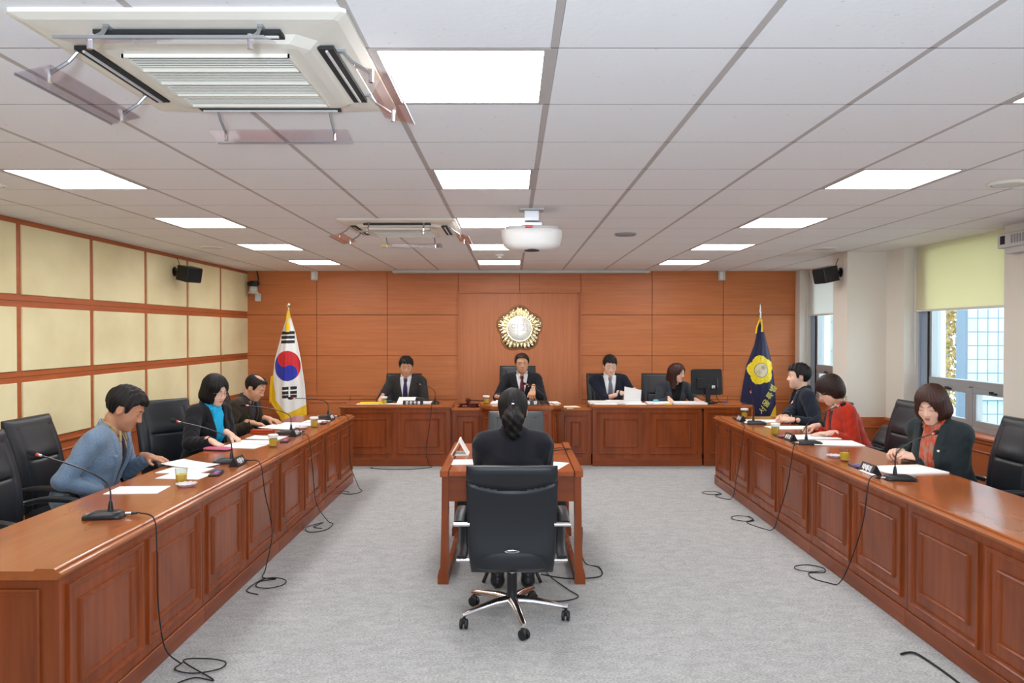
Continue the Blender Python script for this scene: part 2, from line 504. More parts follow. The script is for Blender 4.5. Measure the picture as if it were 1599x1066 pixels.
def window(n, y0, y1, blind_z, blind_m, label_light):
    par = bpy.data.objects.new('window_%d' % n, None); COL.objects.link(par); struct(par)
    f = MB()
    A, B = M['alu'], M['alu_blue']
    x0, x1 = XW, XW + .10
    f.box(x0, x1, y0, y0 + .05, .745, HC, A); f.box(x0, x1, y1 - .03, y1, .745, HC, B)
    f.box(x0 + .01, x1, y1 - .19, y1 - .03, .745, HC, B)
    f.box(x0 - .01, x1, y1 - .205, y1 - .19, .745, HC, M['dark'])
    f.box(x0, x1, y0, y1 - .2, 1.15, 1.215, A)            # transom
    f.box(x0, x1, y0, y1 - .2, .745, .79, A); f.box(x0, x1, y0, y1, HC - .06, HC, A)
    ym = y0 + .50 * (y1 - .2 - y0)
    f.box(x0, x1, ym - .03, ym + .03, .745, 1.16, A)
    f.box(x0 + .005, x1, y1 - .245, y1 - .2, .745, HC, A)
    f.build('window_frame', par)
    for a, b in ((y0 + .05, ym - .03), (ym + .03, y1 - .245)):
        s = MB()
        for p, q, r, t in ((a, b, .79, .845), (a, b, 1.095, 1.15), (a, a + .06, .845, 1.095), (b - .06, b, .845, 1.095)):
            s.box(x0 + .0, x0 + .05, p + .004, q - .004, r, t, A, b=.003)
        o = s.build('sash', par)
        h = MB().box(x0 - .03, x0, (a + b) / 2 - .05, (a + b) / 2 + .03, 1.11, 1.125, M['black'], b=.004)
        h.box(x0 - .02, x0, (a + b) / 2 + .0, (a + b) / 2 + .05, 1.12, 1.135, M['black'], b=.004)
        h.build('latch', o)
        MB().box(x0 + .022, x0 + .028, a + .06, b - .06, .84, 1.10, M['pane']).build('pane', par)
    MB().box(x0 + .06, x0 + .066, y0 + .05, y1 - .245, 1.21, HC - .06, M['pane']).build('pane', par)
    b = thing('roller_blind', label_light, 'roller blind', (XW - .05, (y0 + y1) / 2, HC))
    L = (y1 - y0) / 2 - .005
    MB().box(-.002, .001, -L, L, blind_z - HC, -.0, blind_m).build('blind_cloth', b)
    MB().box(-.009, .009, -L, L, blind_z - HC - .022, blind_z - HC, M['white'], b=.004).build('bottom_bar', b)
    MB().tube([(-.012, L - .03, -.02), (-.012, L - .03, -1.25)], .003, M['white'], 6).tube(
        [(-.012, L - .05, -.02), (-.012, L - .05, -1.25), (-.012, L - .03, -1.25)], .003, M['white'], 6).build('pull_chain', b)
window(1, 6.51, 8.17, 1.915, M['blind'], 'yellow roller blind half drawn over the big window by the seated woman in dark green')
window(2, 9.45, 11.13, 1.93, M['blind_w'], 'pale roller blind over the narrow far window beyond the column')
window(3, 3.6, 5.26, 1.915, M['blind'], 'roller blind on the window outside the picture')

# ------------------------------------------------------------------ outside
def facade_mat():
    m = mat('tiled_facade', (0.72, 0.80, 0.80), 0.5)
    nt = m.node_tree
    b = nt.nodes['Principled BSDF']
    tc = nt.nodes.new('ShaderNodeTexCoord'); mp = nt.nodes.new('ShaderNodeMapping')
    mp.inputs['Rotation'].default_value = (R(90), 0, R(90))
    nt.links.new(tc.outputs['Object'], mp.inputs[0])
    sx = nt.nodes.new('ShaderNodeSeparateXYZ'); nt.links.new(tc.outputs['Object'], sx.inputs[0])
    cb = nt.nodes.new('ShaderNodeCombineXYZ')
    nt.links.new(sx.outputs[0], cb.inputs[0]); nt.links.new(sx.outputs[2], cb.inputs[1])
    br = nt.nodes.new('ShaderNodeTexBrick')
    br.offset = 0.0
    br.inputs['Color1'].default_value = (0.40, 0.50, 0.52, 1); br.inputs['Color2'].default_value = (0.34, 0.45, 0.49, 1)
    br.inputs['Mortar'].default_value = (0.10, 0.15, 0.20, 1)
    br.inputs['Scale'].default_value = 1.0
    br.inputs['Brick Width'].default_value = 0.27; br.inputs['Row Height'].default_value = 0.36
    br.inputs['Mortar Size'].default_value = 0.014
    nt.links.new(cb.outputs[0], br.inputs['Vector'])
    nt.links.new(br.outputs[0], b.inputs['Base Color'])
    return m
M['facade'] = facade_mat()
M['stone'] = mat('pale_stone', (0.40, 0.46, 0.45), 0.8, var=((2, 2, 2), (0.3, 0.36, 0.36), 0.4))
M['leaf'] = mat('autumn_leaves', (0.70, 0.45, 0.16), 0.8, var=((6, 6, 6), (0.22, 0.20, 0.05), 0.8))
M['bark'] = mat('tree_bark', (0.10, 0.07, 0.05), 0.9)
b = thing('office_building', 'pale tiled building with a fine grid of joints outside the window', 'building', (11.95, 20.0, -3))
MB().box(0, 12, 0, .5, 0, 12, M['facade']).build('tiled_wall', b)
MB().box(-.02, 12, -.12, 0, 2.9, 3.05, M['stone']).build('ledge', b)
b2 = thing('stone_building', 'pale stone building seen through the far part of the window', 'building', (8.0, 26.0, -3))
mb = MB().box(0, 6.95, 0, 5, 0, 12, M['stone'])
for z in range(0, 12): mb.box(0, 6.95, -.03, 0, z + .0, z + .05, M['grey_p'])
mb.build('stone_wall', b2)
for x in (1.2, 3.6): MB().box(x, x + .9, -.05, .02, 3.6, 5.6, M['ph_screen']).build('dark_window', b2)
t = thing('autumn_tree', 'orange autumn tree between the buildings outside the window', 'tree', (14.6, 23.4, -3))
MB().tube([(0, 0, 0), (.1, 0, 2.5), (0, .1, 5)], [.2, .15, .06], M['bark']).build('trunk', t)
mb = MB()
rr = random.Random(3)
for i in range(6000):
    a, e, q = rr.uniform(0, 6.283), rr.uniform(-1, 1), rr.random() ** .4 * 1.5
    c = Vector((q * math.cos(a) * math.sqrt(1 - e * e), q * math.sin(a) * math.sqrt(1 - e * e), 4.6 + q * e * 2.0))
    s_ = rr.uniform(.05, .10)
    T = Matrix.Translation(c) @ Euler((rr.uniform(0, 6), rr.uniform(0, 6), 0)).to_matrix().to_4x4()
    mb.quad([(-s_, 0, 0), (0, -s_ * .6, 0), (s_, 0, 0), (0, s_ * .6, 0)], M['leaf'], T)
mb.build('foliage', t)
struct(MB().box(5.0, 40, -10, 60, -3.1, -3.0, M['stone']).build('ground_outside'))

# ------------------------------------------------------------------ ceiling fittings
first = None
names_l = {-5: 'left row', -1: 'middle row', 3: 'window-side row'}
ordn = {0: 'closest to the camera', 3: 'second from the camera', 6: 'third from the camera', 9: 'fourth from the camera', 12: 'next to the veneered back wall'}
for c, k in lights_at:
    loc = (TX0 + (c + .5) * TP, TY0 + (k + .5) * TP, HC)
    lab = 'square white lit ceiling panel in the %s, %s' % (names_l[c], ordn[k])
    if first is None:
        first = thing('ceiling_light', lab, 'ceiling light', loc, group='lit square ceiling panels')
        f = MB()
        for x0, x1, y0, y1 in ((-.29, .29, -.297, -.275), (-.29, .29, .275, .297), (-.29, -.268, -.275, .275), (.268, .29, -.275, .275)):
            f.box(x0, x1, y0, y1, -.001, .012, M['tbar'])
        f.build('frame', first)
        MB().box(-.268, .268, -.275, .275, .003, .010, M['light']).build('diffuser', first)
    else:
        dup(first, loc, None, lab)

def ac_unit(label, x, y, flip=0):
    a = thing('air_conditioner', label, 'air conditioner', (x, y, HC))
    p = MB()
    h = .475
    ring = [(h, 0.0), (h, -.012), (h - .03, -.022), (h - .12, -.028), (h - .15, -.045), (h - .18, -.05)]
    for i in range(len(ring) - 1):
        (r0, z0), (r1, z1) = ring[i], ring[i + 1]
        v = []
        for r_, z_ in ((r0, z0), (r1, z1)):
            cc = .05 if r_ < h - .1 else .012
            for sx, sy in ((1, 1), (-1, 1), (-1, -1), (1, -1)):
                pts = [(sx * r_, sy * (r_ - cc), z_), (sx * (r_ - cc), sy * r_, z_)]
                if sx * sy < 0: pts.reverse()
                v += pts
        p.add(v, [(k_, (k_ + 1) % 8, 8 + (k_ + 1) % 8, 8 + k_) for k_ in range(8)], M['cream'])
    g = h - .18
    p.add([(sx * g, sy * g, -.05) for sx, sy in ((1, 1), (-1, 1), (-1, -1), (1, -1))], [(0, 1, 2, 3)], M['cream'])
    p.build('cover', a, smooth=False)
    gr = MB()
    gr.box(-.255, .255, -.255, .255, -.0513, -.050, M['slotgrey'])
    for i in range(33):
        yy = -.25 + i * .0156
        gr.box(-.255, .255, yy, yy + .0042, -.0535, -.0512, M['cream'])
    for i in range(5):
        xx = -.255 + i * .1275
        gr.box(-.258, .258, xx - .003 if i else -.258, xx + .003, -.061, -.050, M['cream'])
    for s in (-.255, .255):
        gr.box(s - .004, s + .004, -.258, .258, -.061, -.05, M['cream'])
    gr.build('intake_grille', a)
    for q in range(4):
        T = Matrix.Rotation(q * math.pi / 2, 4, 'Z')
        MB().box(-.27, .27, -.395, -.345, -.040, -.029, M['dark'], T).box(-.26, .26, -.375, -.368, -.046, -.036, M['device'], T).build('air_outlet', a)
        d = MB()
        lo, hi = (-.47, -.115), (-.36, -.075)      # plate leans outward below the slot
        d.add([(-.28, lo[0] - .10, lo[1] - .005), (.28, lo[0] - .10, lo[1] - .005), (.28, hi[0] - .10, hi[1] - .02), (-.28, hi[0] - .10, hi[1] - .02),
               (-.28, lo[0] - .10, lo[1] - .0), (.28, lo[0] - .10, lo[1] - .0), (.28, hi[0] - .10, hi[1] - .015), (-.28, hi[0] - .10, hi[1] - .015)],
              [(0, 1, 2, 3), (4, 7, 6, 5), (0, 4, 5, 1), (1, 5, 6, 2), (2, 6, 7, 3), (3, 7, 4, 0)], M['acryl'], T)
        d.box(-.28, .28, lo[0] - .102, lo[0] - .098, lo[1] - .007, lo[1] + .001, M['bracket'], T)
        do = d.build('wind_deflector', a)
        for s in (-.22, .22):
            br = MB()
            br.box(s - .008, s + .008, -.42, -.345, -.032, -.024, M['bracket'], T)
            br.tube([T @ Vector(p_) for p_ in ((s, -.41, -.028), (s, -.44, -.06), (s, -.50, -.098))], .006, M['bracket'], 6)
            br.tube([T @ Vector(p_) for p_ in ((s, -.50, -.085), (s, -.50, -.125))], .008, M['chrome'], 8)
            br.build('bracket', do)
    return a
ac_unit('big cream ceiling air conditioner closest to the camera with clear deflector plates', -.938, 2.60)
ac_unit('smaller-looking cream ceiling air conditioner halfway down the room beside the projector', -.925, 6.525)

p = thing('projector', 'white rounded projector hanging from the ceiling on a silver bracket', 'projector', (.145, 5.62, HC))
mb = MB()
mb.box(-.09, .09, -.07, .07, -.012, 0, M['device'], b=.003)
mb.box(-.055, .055, -.045, .045, -.09, -.012, M['steel'], b=.004)
mb.box(-.075, .075, -.06, .06, -.125, -.10, M['steel'], b=.003)
mb.tube([(0, 0, -.09), (0, 0, -.13)], .02, M['steel'], 12)
mb.build('ceiling_bracket', p)
def superloft(secs, n=32, e=2.6):
    """secs [(z, cx, cy, rx, ry)] rounded-rectangle sections"""
    vs, fs = [], []
    for z, cx, cy, rx, ry in secs:
        for i in range(n):
            a = 2 * math.pi * i / n
            c, s = math.cos(a), math.sin(a)
            vs.append((cx + rx * math.copysign(abs(c) ** (2 / e), c), cy + ry * math.copysign(abs(s) ** (2 / e), s), z))
    for k in range(len(secs) - 1):
        fs += [(k * n + i, k * n + (i + 1) % n, (k + 1) * n + (i + 1) % n, (k + 1) * n + i) for i in range(n)]
    fs += [tuple(range(n - 1, -1, -1)), tuple((len(secs) - 1) * n + i for i in range(n))]
    return vs, fs
vs, fs = superloft([(-.305, 0, 0, .12, .10), (-.300, 0, 0, .15, .12), (-.285, 0, 0, .185, .145), (-.26, 0, 0, .21, .16), (-.20, 0, 0, .222, .17), (-.165, 0, 0, .222, .17), (-.158, 0, 0, .216, .165)], 40, 3.2)
MB().add(vs, fs, M['white']).build('housing', p, smooth=True)
MB().add(*superloft([(-.158, 0, .01, .20, .15), (-.135, 0, .01, .195, .145)], 32, 4), M['device']).box(-.05, .0, -.17, -.12, -.155, -.135, M['red_led']).build('top_tray', p)
MB().lathe([(.055, -.30), (.055, -.311), (.045, -.312)], M['dark'], TR(0, -.06, 0)).build('lens_opening', p, smooth=True)
MB().tube(spline([(.03, -.02, -.11), (.07, -.05, -.12), (.10, -.06, -.14)]), .005, M['black'], 6).build('cable', p)

def disc(name, label, x, y, r, m, m2, cat='ceiling vent'):
    a = thing(name, label, cat, (x, y, HC))
    MB().lathe([(r, 0), (r, -.006), (r * .93, -.016), (r * .80, -.012)], m, n=40, cap=False).build('rim', a, smooth=True)
    MB().lathe([(r * .8, -.004), (r * .72, -.012), (0.001, -.014)], m2, n=40, cap=False).build('cover_plate', a, smooth=True)
    return a
disc('ceiling_speaker', 'round cream ceiling speaker near the closest window-side light panel', 3.0, 4.62, .115, M['cream'], M['plate_w'], 'ceiling speaker')
disc('ceiling_speaker', 'round cream ceiling speaker near the far column', 3.36, 8.20, .125, M['cream'], M['plate_w'], 'ceiling speaker')
disc('ceiling_speaker', 'round cream ceiling speaker over the fabric-panelled wall', -3.17, 8.08, .125, M['cream'], M['plate_w'], 'ceiling speaker')
disc('ceiling_vent', 'flat grey disc on the ceiling right of the projector', 1.04, 7.0, .10, M['grey_p'], M['grey_p'])
disc('ceiling_speaker', 'small ceiling disc at the picture edge above the left wall', -3.19, 4.66, .10, M['cream'], M['white'], 'ceiling speaker')
s = thing('smoke_detector', 'small white smoke detector behind the projector', 'smoke detector', (-.145, 8.85, HC))
MB().lathe([(.055, 0), (.055, -.012), (.04, -.025), (.02, -.028), (.02, -.045), (.001, -.048)], M['white'], cap=False).build('body', s, smooth=True)

s = thing('screen_housing', 'long white projection screen case along the top of the back wall', 'projection screen', (.135, 11.1, HC))
MB().box(-1.87, 1.87, -.07, .07, -.045, 0, M['device'], b=.01).build('case', s)
MB().box(-1.80, 1.80, -.01, .01, -.05, -.045, M['grey_p']).build('screen_slot', s)
for x, lab in ((-2.92, 'small light grey box on the back wall above the white flag'), (3.10, 'small light grey box on the back wall above the navy flag')):
    s = thing('wall_box', lab, 'wall box', (x, YB - T_, 2.51))
    MB().box(-.05, .05, -.05, 0, -.07, .07, M['device'], b=.008).build('case', s)
    MB().box(-.035, .01, -.058, -.05, -.055, .055, M['white'], b=.004).build('cover', s)

# wall speakers
def wall_speaker(label, x, y, z, rz, sgn):
    s = thing('wall_speaker', label, 'loudspeaker', (x, y, z))
    MB().lathe([(.055, 0), (.055, .01), (.04, .02)], M['black'], TR(0, 0, 0, 0, sgn * R(90), 0)).tube([(0, 0, 0), (sgn * .09, 0, -.02)], .015, M['black']).build('wall_plate', s, smooth=True)
    T = TR(sgn * .18, -.02, -.03, R(12), 0, rz)
    c = MB().add(*superloft([(-.085, 0, 0, .105, .10), (.085, 0, 0, .105, .10)], 32, 9), M['black'], T)
    c.build('cabinet', s)
    MB().box(-.095, .095, -.103, -.099, -.076, .076, M['foam'], T, b=.003).build('speaker_grille', s)
    MB().tube(spline([(sgn * .05, 0, .02), (sgn * .06, 0, .08), (sgn * .03, 0, .16)]), .004, M['black'], 6).build('cable', s)
wall_speaker('black loudspeaker bracketed on the fabric-panelled wall', XL + .014, 8.85, 2.38, R(62), 1)
wall_speaker('black loudspeaker bracketed on the column between the windows', 3.76, 8.72, 2.36, R(-75), -1)

s = thing('wall_camera', 'white dome pan-tilt camera with black lens head in the corner above the white flag', 'camera', (-3.77, YB - T_, 2.20))
MB().box(-.03, .055, -.03, 0, -.07, .05, M['device'], b=.005).box(-.04, .04, -.14, -.02, .03, .045, M['device'], b=.004).build('wall_bracket', s)
MB().lathe([(.03, .03), (.075, .045), (.075, .06), (.06, .075), (.06, .105), (.05, .14), (.03, .155)], M['device'], TR(-.02, -.12, 0)).build('pan_base', s, smooth=True)
MB().add(*superloft([(.15, -.02, -.12, .05, .05), (.16, -.02, -.12, .085, .05), (.21, -.02, -.12, .085, .05), (.225, -.02, -.12, .05, .04)], 24, 3), M['black']).tube([(.02, -.14, .185), (.03, -.20, .175)], .035, M['black'], 16).build('camera_head', s, smooth=True)
MB().tube(spline([(.02, -.10, .2), (.03, -.05, .26), (.0, -.03, .38)]), .008, M['black']).build('cable', s)

s = thing('wall_controller', 'light grey ventilated unit high on the wall beside the yellow blind', 'wall unit', (XR, 6.05, 2.38))
Tq = Matrix.Identity(4)
MB().box(-.10, 0, -.60, .40, .0, .12, M['device'], b=.006).build('case', s)
MB().box(-.085, 0, -.60, .33, -.05, .0, M['device'], b=.005).build('lower_case', s)
mb = MB().box(-.102, -.099, .30, .36, .03, .10, M['dark'])
for i in range(12): mb.box(-.102, -.099, .20 - i * .035, .222 - i * .035, .03, .10, M['grey_p'])
mb.build('slots', s)

# ------------------------------------------------------------------ desks
BEAD = [(0, 0), (0, .012), (.004, .017), (.011, .017), (.015, .010), (.024, .009), (.027, 0)]
BEAD2 = [(0, 0), (.003, .009), (.008, .016), (.014, .015), (.019, .006), (.023, .005), (.024, .001)]
def desk(name, label, w, loc, rz, H=.755, D=.64, panels=2, group=None, ends=(1, 1), top_l=.012, top_r=.012):
    d = thing(name, label, 'desk', loc, rz, group)
    c = MB()
    V = M['desk_v']
    c.box(.003, w - .003, 0, .025, 0, H - .045, V)
    c.box(.003, .028, .025, D - .03, 0, H - .045, V)
    c.box(w - .028, w - .003, .025, D - .03, 0, H - .045, V)
    c.build('carcass', d)
    MB().box(.0, w - .0, -.012, .0, 0, .098, M['desk_h'], b=.004).build('plinth', d)
    gap = .055
    pw = (w - gap * (panels + 1)) / panels
    for i in range(panels):
        x0 = gap + i * (pw + gap)
        f = MB().moulding(x0, x0 + pw, .15, H - .085, BEAD, V)
        iz = .085 if pw > .3 else pw * .28
        f.moulding(x0 + iz, x0 + pw - iz, .15 + .085, H - .085 - .085, BEAD2, V)
        f.box(x0 + iz + .02, x0 + pw - iz - .02, -.003, .001, .15 + .105, H - .085 - .105, V)
        f.build('raised_panel', d)
    for e, X, s in ((ends[0], .003, -1), (ends[1], w - .003, 1)):
        if e:
            T = Matrix(((0, -s, 0, X), (1, 0, 0, 0), (0, 0, 1, 0), (0, 0, 0, 1)))
            T = Matrix(((0, s * -1.0, 0, X), (1, 0, 0, 0), (0, 0, 1, 0), (0, 0, 0, 1)))
            MB().moulding(.07, D - .09, .14, H - .085, BEAD, V, T).build('end_panel', d)
    # worktop with a raised moulded lip along the front
    prof = [(D, H - .045), (D, H - .010), (.085, H - .010), (.075, H), (.006, H), (.001, H - .002), (-.002, H - .006), (-.003, H - .013), (-.014, H - .015),
            (-.021, H - .018), (-.025, H - .024), (-.023, H - .031), (-.016, H - .035), (-.010, H - .037), (-.010, H - .045)]
    # worktop runs along x: use profile in (y, z)
    x0, x1 = -top_l, w + top_r
    n = len(prof)
    vs = [(x0, y, z) for y, z in prof] + [(x1, y, z) for y, z in prof]
    fs = [tuple(range(n)), tuple(range(2 * n - 1, n - 1, -1))] + [(i, (i + 1) % n, n + (i + 1) % n, n + i) for i in range(n)]
    MB().add(vs, fs, M['desk_top']).build('worktop', d)
    return d
G1 = 'side bench desks with two raised panels each'
FL, FR = -1.785, 2.25
lab = ['beside the nameless empty chair at the camera end', 'in front of the man in the blue jacket', 'in front of the woman with the turquoise scarf', 'next to the white flag']
# left bench, front faces +x: local x runs toward +y
yl = [2.985, 4.38, 5.78, 7.20, 8.51]
ll = ['reddish-brown panelled bench desk at the lower left corner, carrying the closest microphone',
      'reddish-brown panelled bench desk holding papers and glass of the man in the blue jacket',
      'reddish-brown panelled bench desk before the woman with the turquoise scarf',
      'reddish-brown panelled bench desk before the balding man, closest to the white flag']
for i in range(4):
    desk('bench_desk', ll[i], yl[i + 1] - yl[i], (FL, yl[i], 0), R(90), group=G1, ends=(i == 0, i == 3), top_l=.02 if i == 0 else 0, top_r=.02 if i == 3 else 0)
yr = [8.41, 7.165, 5.713, 4.321, 2.92]
lr = ['reddish-brown panelled bench desk before the man in the navy jacket, closest to the navy flag',
      'reddish-brown panelled bench desk before the woman in the red jacket',
      'reddish-brown panelled bench desk before the woman with the orange scarf',
      'reddish-brown panelled bench desk at the lower right corner, with nothing on it']
for i in range(4):
    desk('bench_desk', lr[i], yr[i] - yr[i + 1], (FR, yr[i], 0), R(-90), group=G1, ends=(i == 0, i == 3), top_l=.02 if i == 0 else 0, top_r=.02 if i == 3 else 0)
# row along the back
YD = 9.53
desk('front_desk', 'wide panelled desk of the man with the purple tie, left of the gavel stand', 1.38, (-2.15, YD, 0), 0, H=.765)
desk('front_desk', 'narrow panelled side cabinet carrying the gavel block', .40, (-.755, YD + .06, 0), 0, H=.722, panels=1, ends=(0, 0), D=.58)
desk('front_desk', 'narrow panelled side cabinet carrying ivory sheets, beside the desk of two clerks', .395, (.605, YD + .06, 0), 0, H=.722, panels=1, ends=(0, 0), D=.58)
desk('front_desk', 'wide panelled desk shared by the man with the grey tie and the long-haired woman', 1.372, (1.008, YD, 0), 0, H=.765)
desk('front_desk', 'panelled desk end behind the computer monitor by the navy flag', .60, (2.40, YD, 0), 0, H=.765, panels=1)

# chairman's desk with canted corners
d = thing('chairman_desk', 'central chairman desk with canted corners under the gold emblem', 'desk', (.118, 9.30, 0))
W2, H = .49, .775
poly = [(-W2, .20), (-W2 + .13, 0), (W2 - .13, 0), (W2, .20), (W2, .72), (-W2, .72)]
def pris(mb, poly, z0, z1, m):
    n = len(poly)
    mb.add([(x, y, z0) for x, y in poly] + [(x, y, z1) for x, y in poly],
           [tuple(range(n)), tuple(range(2 * n - 1, n - 1, -1))] + [(i, (i + 1) % n, n + (i + 1) % n, n + i) for i in range(n)], m)
mb = MB()
wall_t = [(-W2, .20), (-W2 + .13, 0), (W2 - .13, 0), (W2, .20), (W2, .70), (W2 - .03, .70), (W2 - .03, .22), (W2 - .14, .03), (-W2 + .14, .03), (-W2 + .03, .22), (-W2 + .03, .70), (-W2, .70)]
pris(mb, wall_t, 0, H - .05, M['desk_v'])
mb.build('carcass', d)
def grow(poly, g): return [(x * (1 + g / W2), y - g * (1 if y < .5 else 0)) for x, y in poly]
mb = MB(); pris(mb, grow(poly, .02), H - .05, H - .035, M['desk_top']); pris(mb, grow(poly, .035), H - .035, H - .012, M['desk_top']); pris(mb, grow(poly, .02), H - .012, H, M['desk_top'])
mb.build('worktop', d)
MB().moulding(-W2 + .17, W2 - .17, .14, H - .09, BEAD, M['desk_v']).moulding(-W2 + .25, W2 - .25, .23, H - .18, BEAD2, M['desk_v']).build('raised_panel', d)
for s in (-1, 1):
    a = math.atan2(.20, .13)
    T = TR(s * (W2 - .065), .10, 0, 0, 0, s * a)
    MB().moulding(-.085, .085, .14, H - .09, BEAD, M['desk_v'], T).moulding(-.035, .035, .2, H - .15, BEAD2, M['desk_v'], T).build('corner_panel', d)
pl = MB(); pris(pl, grow(wall_t[:4] + [(W2, .25), (-W2, .25)], .012), 0, .098, M['desk_h'])
for x, lab_ in ((-.30, ''), (.42, '')):
    MB().box(x - .06, x + .05, -.015 if x < 0 else .12, .05 if x < 0 else .18, H, H + .002, M['plate_w'] if False else M['ivory'], b=.0005).build('metal_label', d)

# witness table in the middle
t = thing('witness_table', 'small reddish-brown table with curved legs in the middle of the room', 'table', (-.003, 5.05, 0))
W = .475
tt = MB()
tt.box(-W + .06, W - .06, 0, 1.28, .722, .752, M['desk_top_y'])
for s in (-1, 1):
    x0, x1 = sorted((s * (W - .055), s * W))
    tt.box(x0, x1, -.01, 1.29, .715, .762, M['desk_top_y'], b=.005)
tt.build('tabletop', t)
MB().box(-W + .05, W - .05, .02, .045, .55, .72, M['desk_h']).build('apron', t)
MB().box(-W + .05, W - .05, .9, .92, .25, .72, M['dark']).build('modesty_board', t)
MB().box(-W + .045, -W + .07, .04, 1.24, .62, .72, M['desk_h']).box(W - .07, W - .045, .04, 1.24, .62, .72, M['desk_h']).build('side_rail', t)
for s in (-1, 1):
    for y in (0.0, 1.20):
        l = MB()
        sec = [(0.0, .095), (.06, .095), (.062, .080), (.085, .078), (.11, .045), (.20, .035), (.35, .022), (.50, .015), (.60, .012), (.72, .008)]
        for i in range(len(sec) - 1):
            (z0, a0), (z1, a1) = sec[i], sec[i + 1]
            # outer face flares toward the foot
            xo = lambda a_: s * (W - .012 + (a_ - .008) * .33)
            xi = s * (W - .055)
            vs = [(xi, y, z0), (xo(a0), y, z0), (xo(a0), y + .07 + (.03 if i == 0 else 0), z0), (xi, y + .07 + (.03 if i == 0 else 0), z0),
                  (xi, y, z1), (xo(a1), y, z1), (xo(a1), y + .07 + (.03 if i == 0 else 0), z1), (xi, y + .07 + (.03 if i == 0 else 0), z1)]
            l.add(vs, [(0, 1, 2, 3), (4, 7, 6, 5), (0, 4, 5, 1), (1, 5, 6, 2), (2, 6, 7, 3), (3, 7, 4, 0)], M['desk_v'])
        l.build('leg', t)
    MB().box(*sorted((s * (W - .055), s * (W - .02))), .07, 1.20, .0, .06, M['desk_h'], b=.004).build('foot_rail', t)
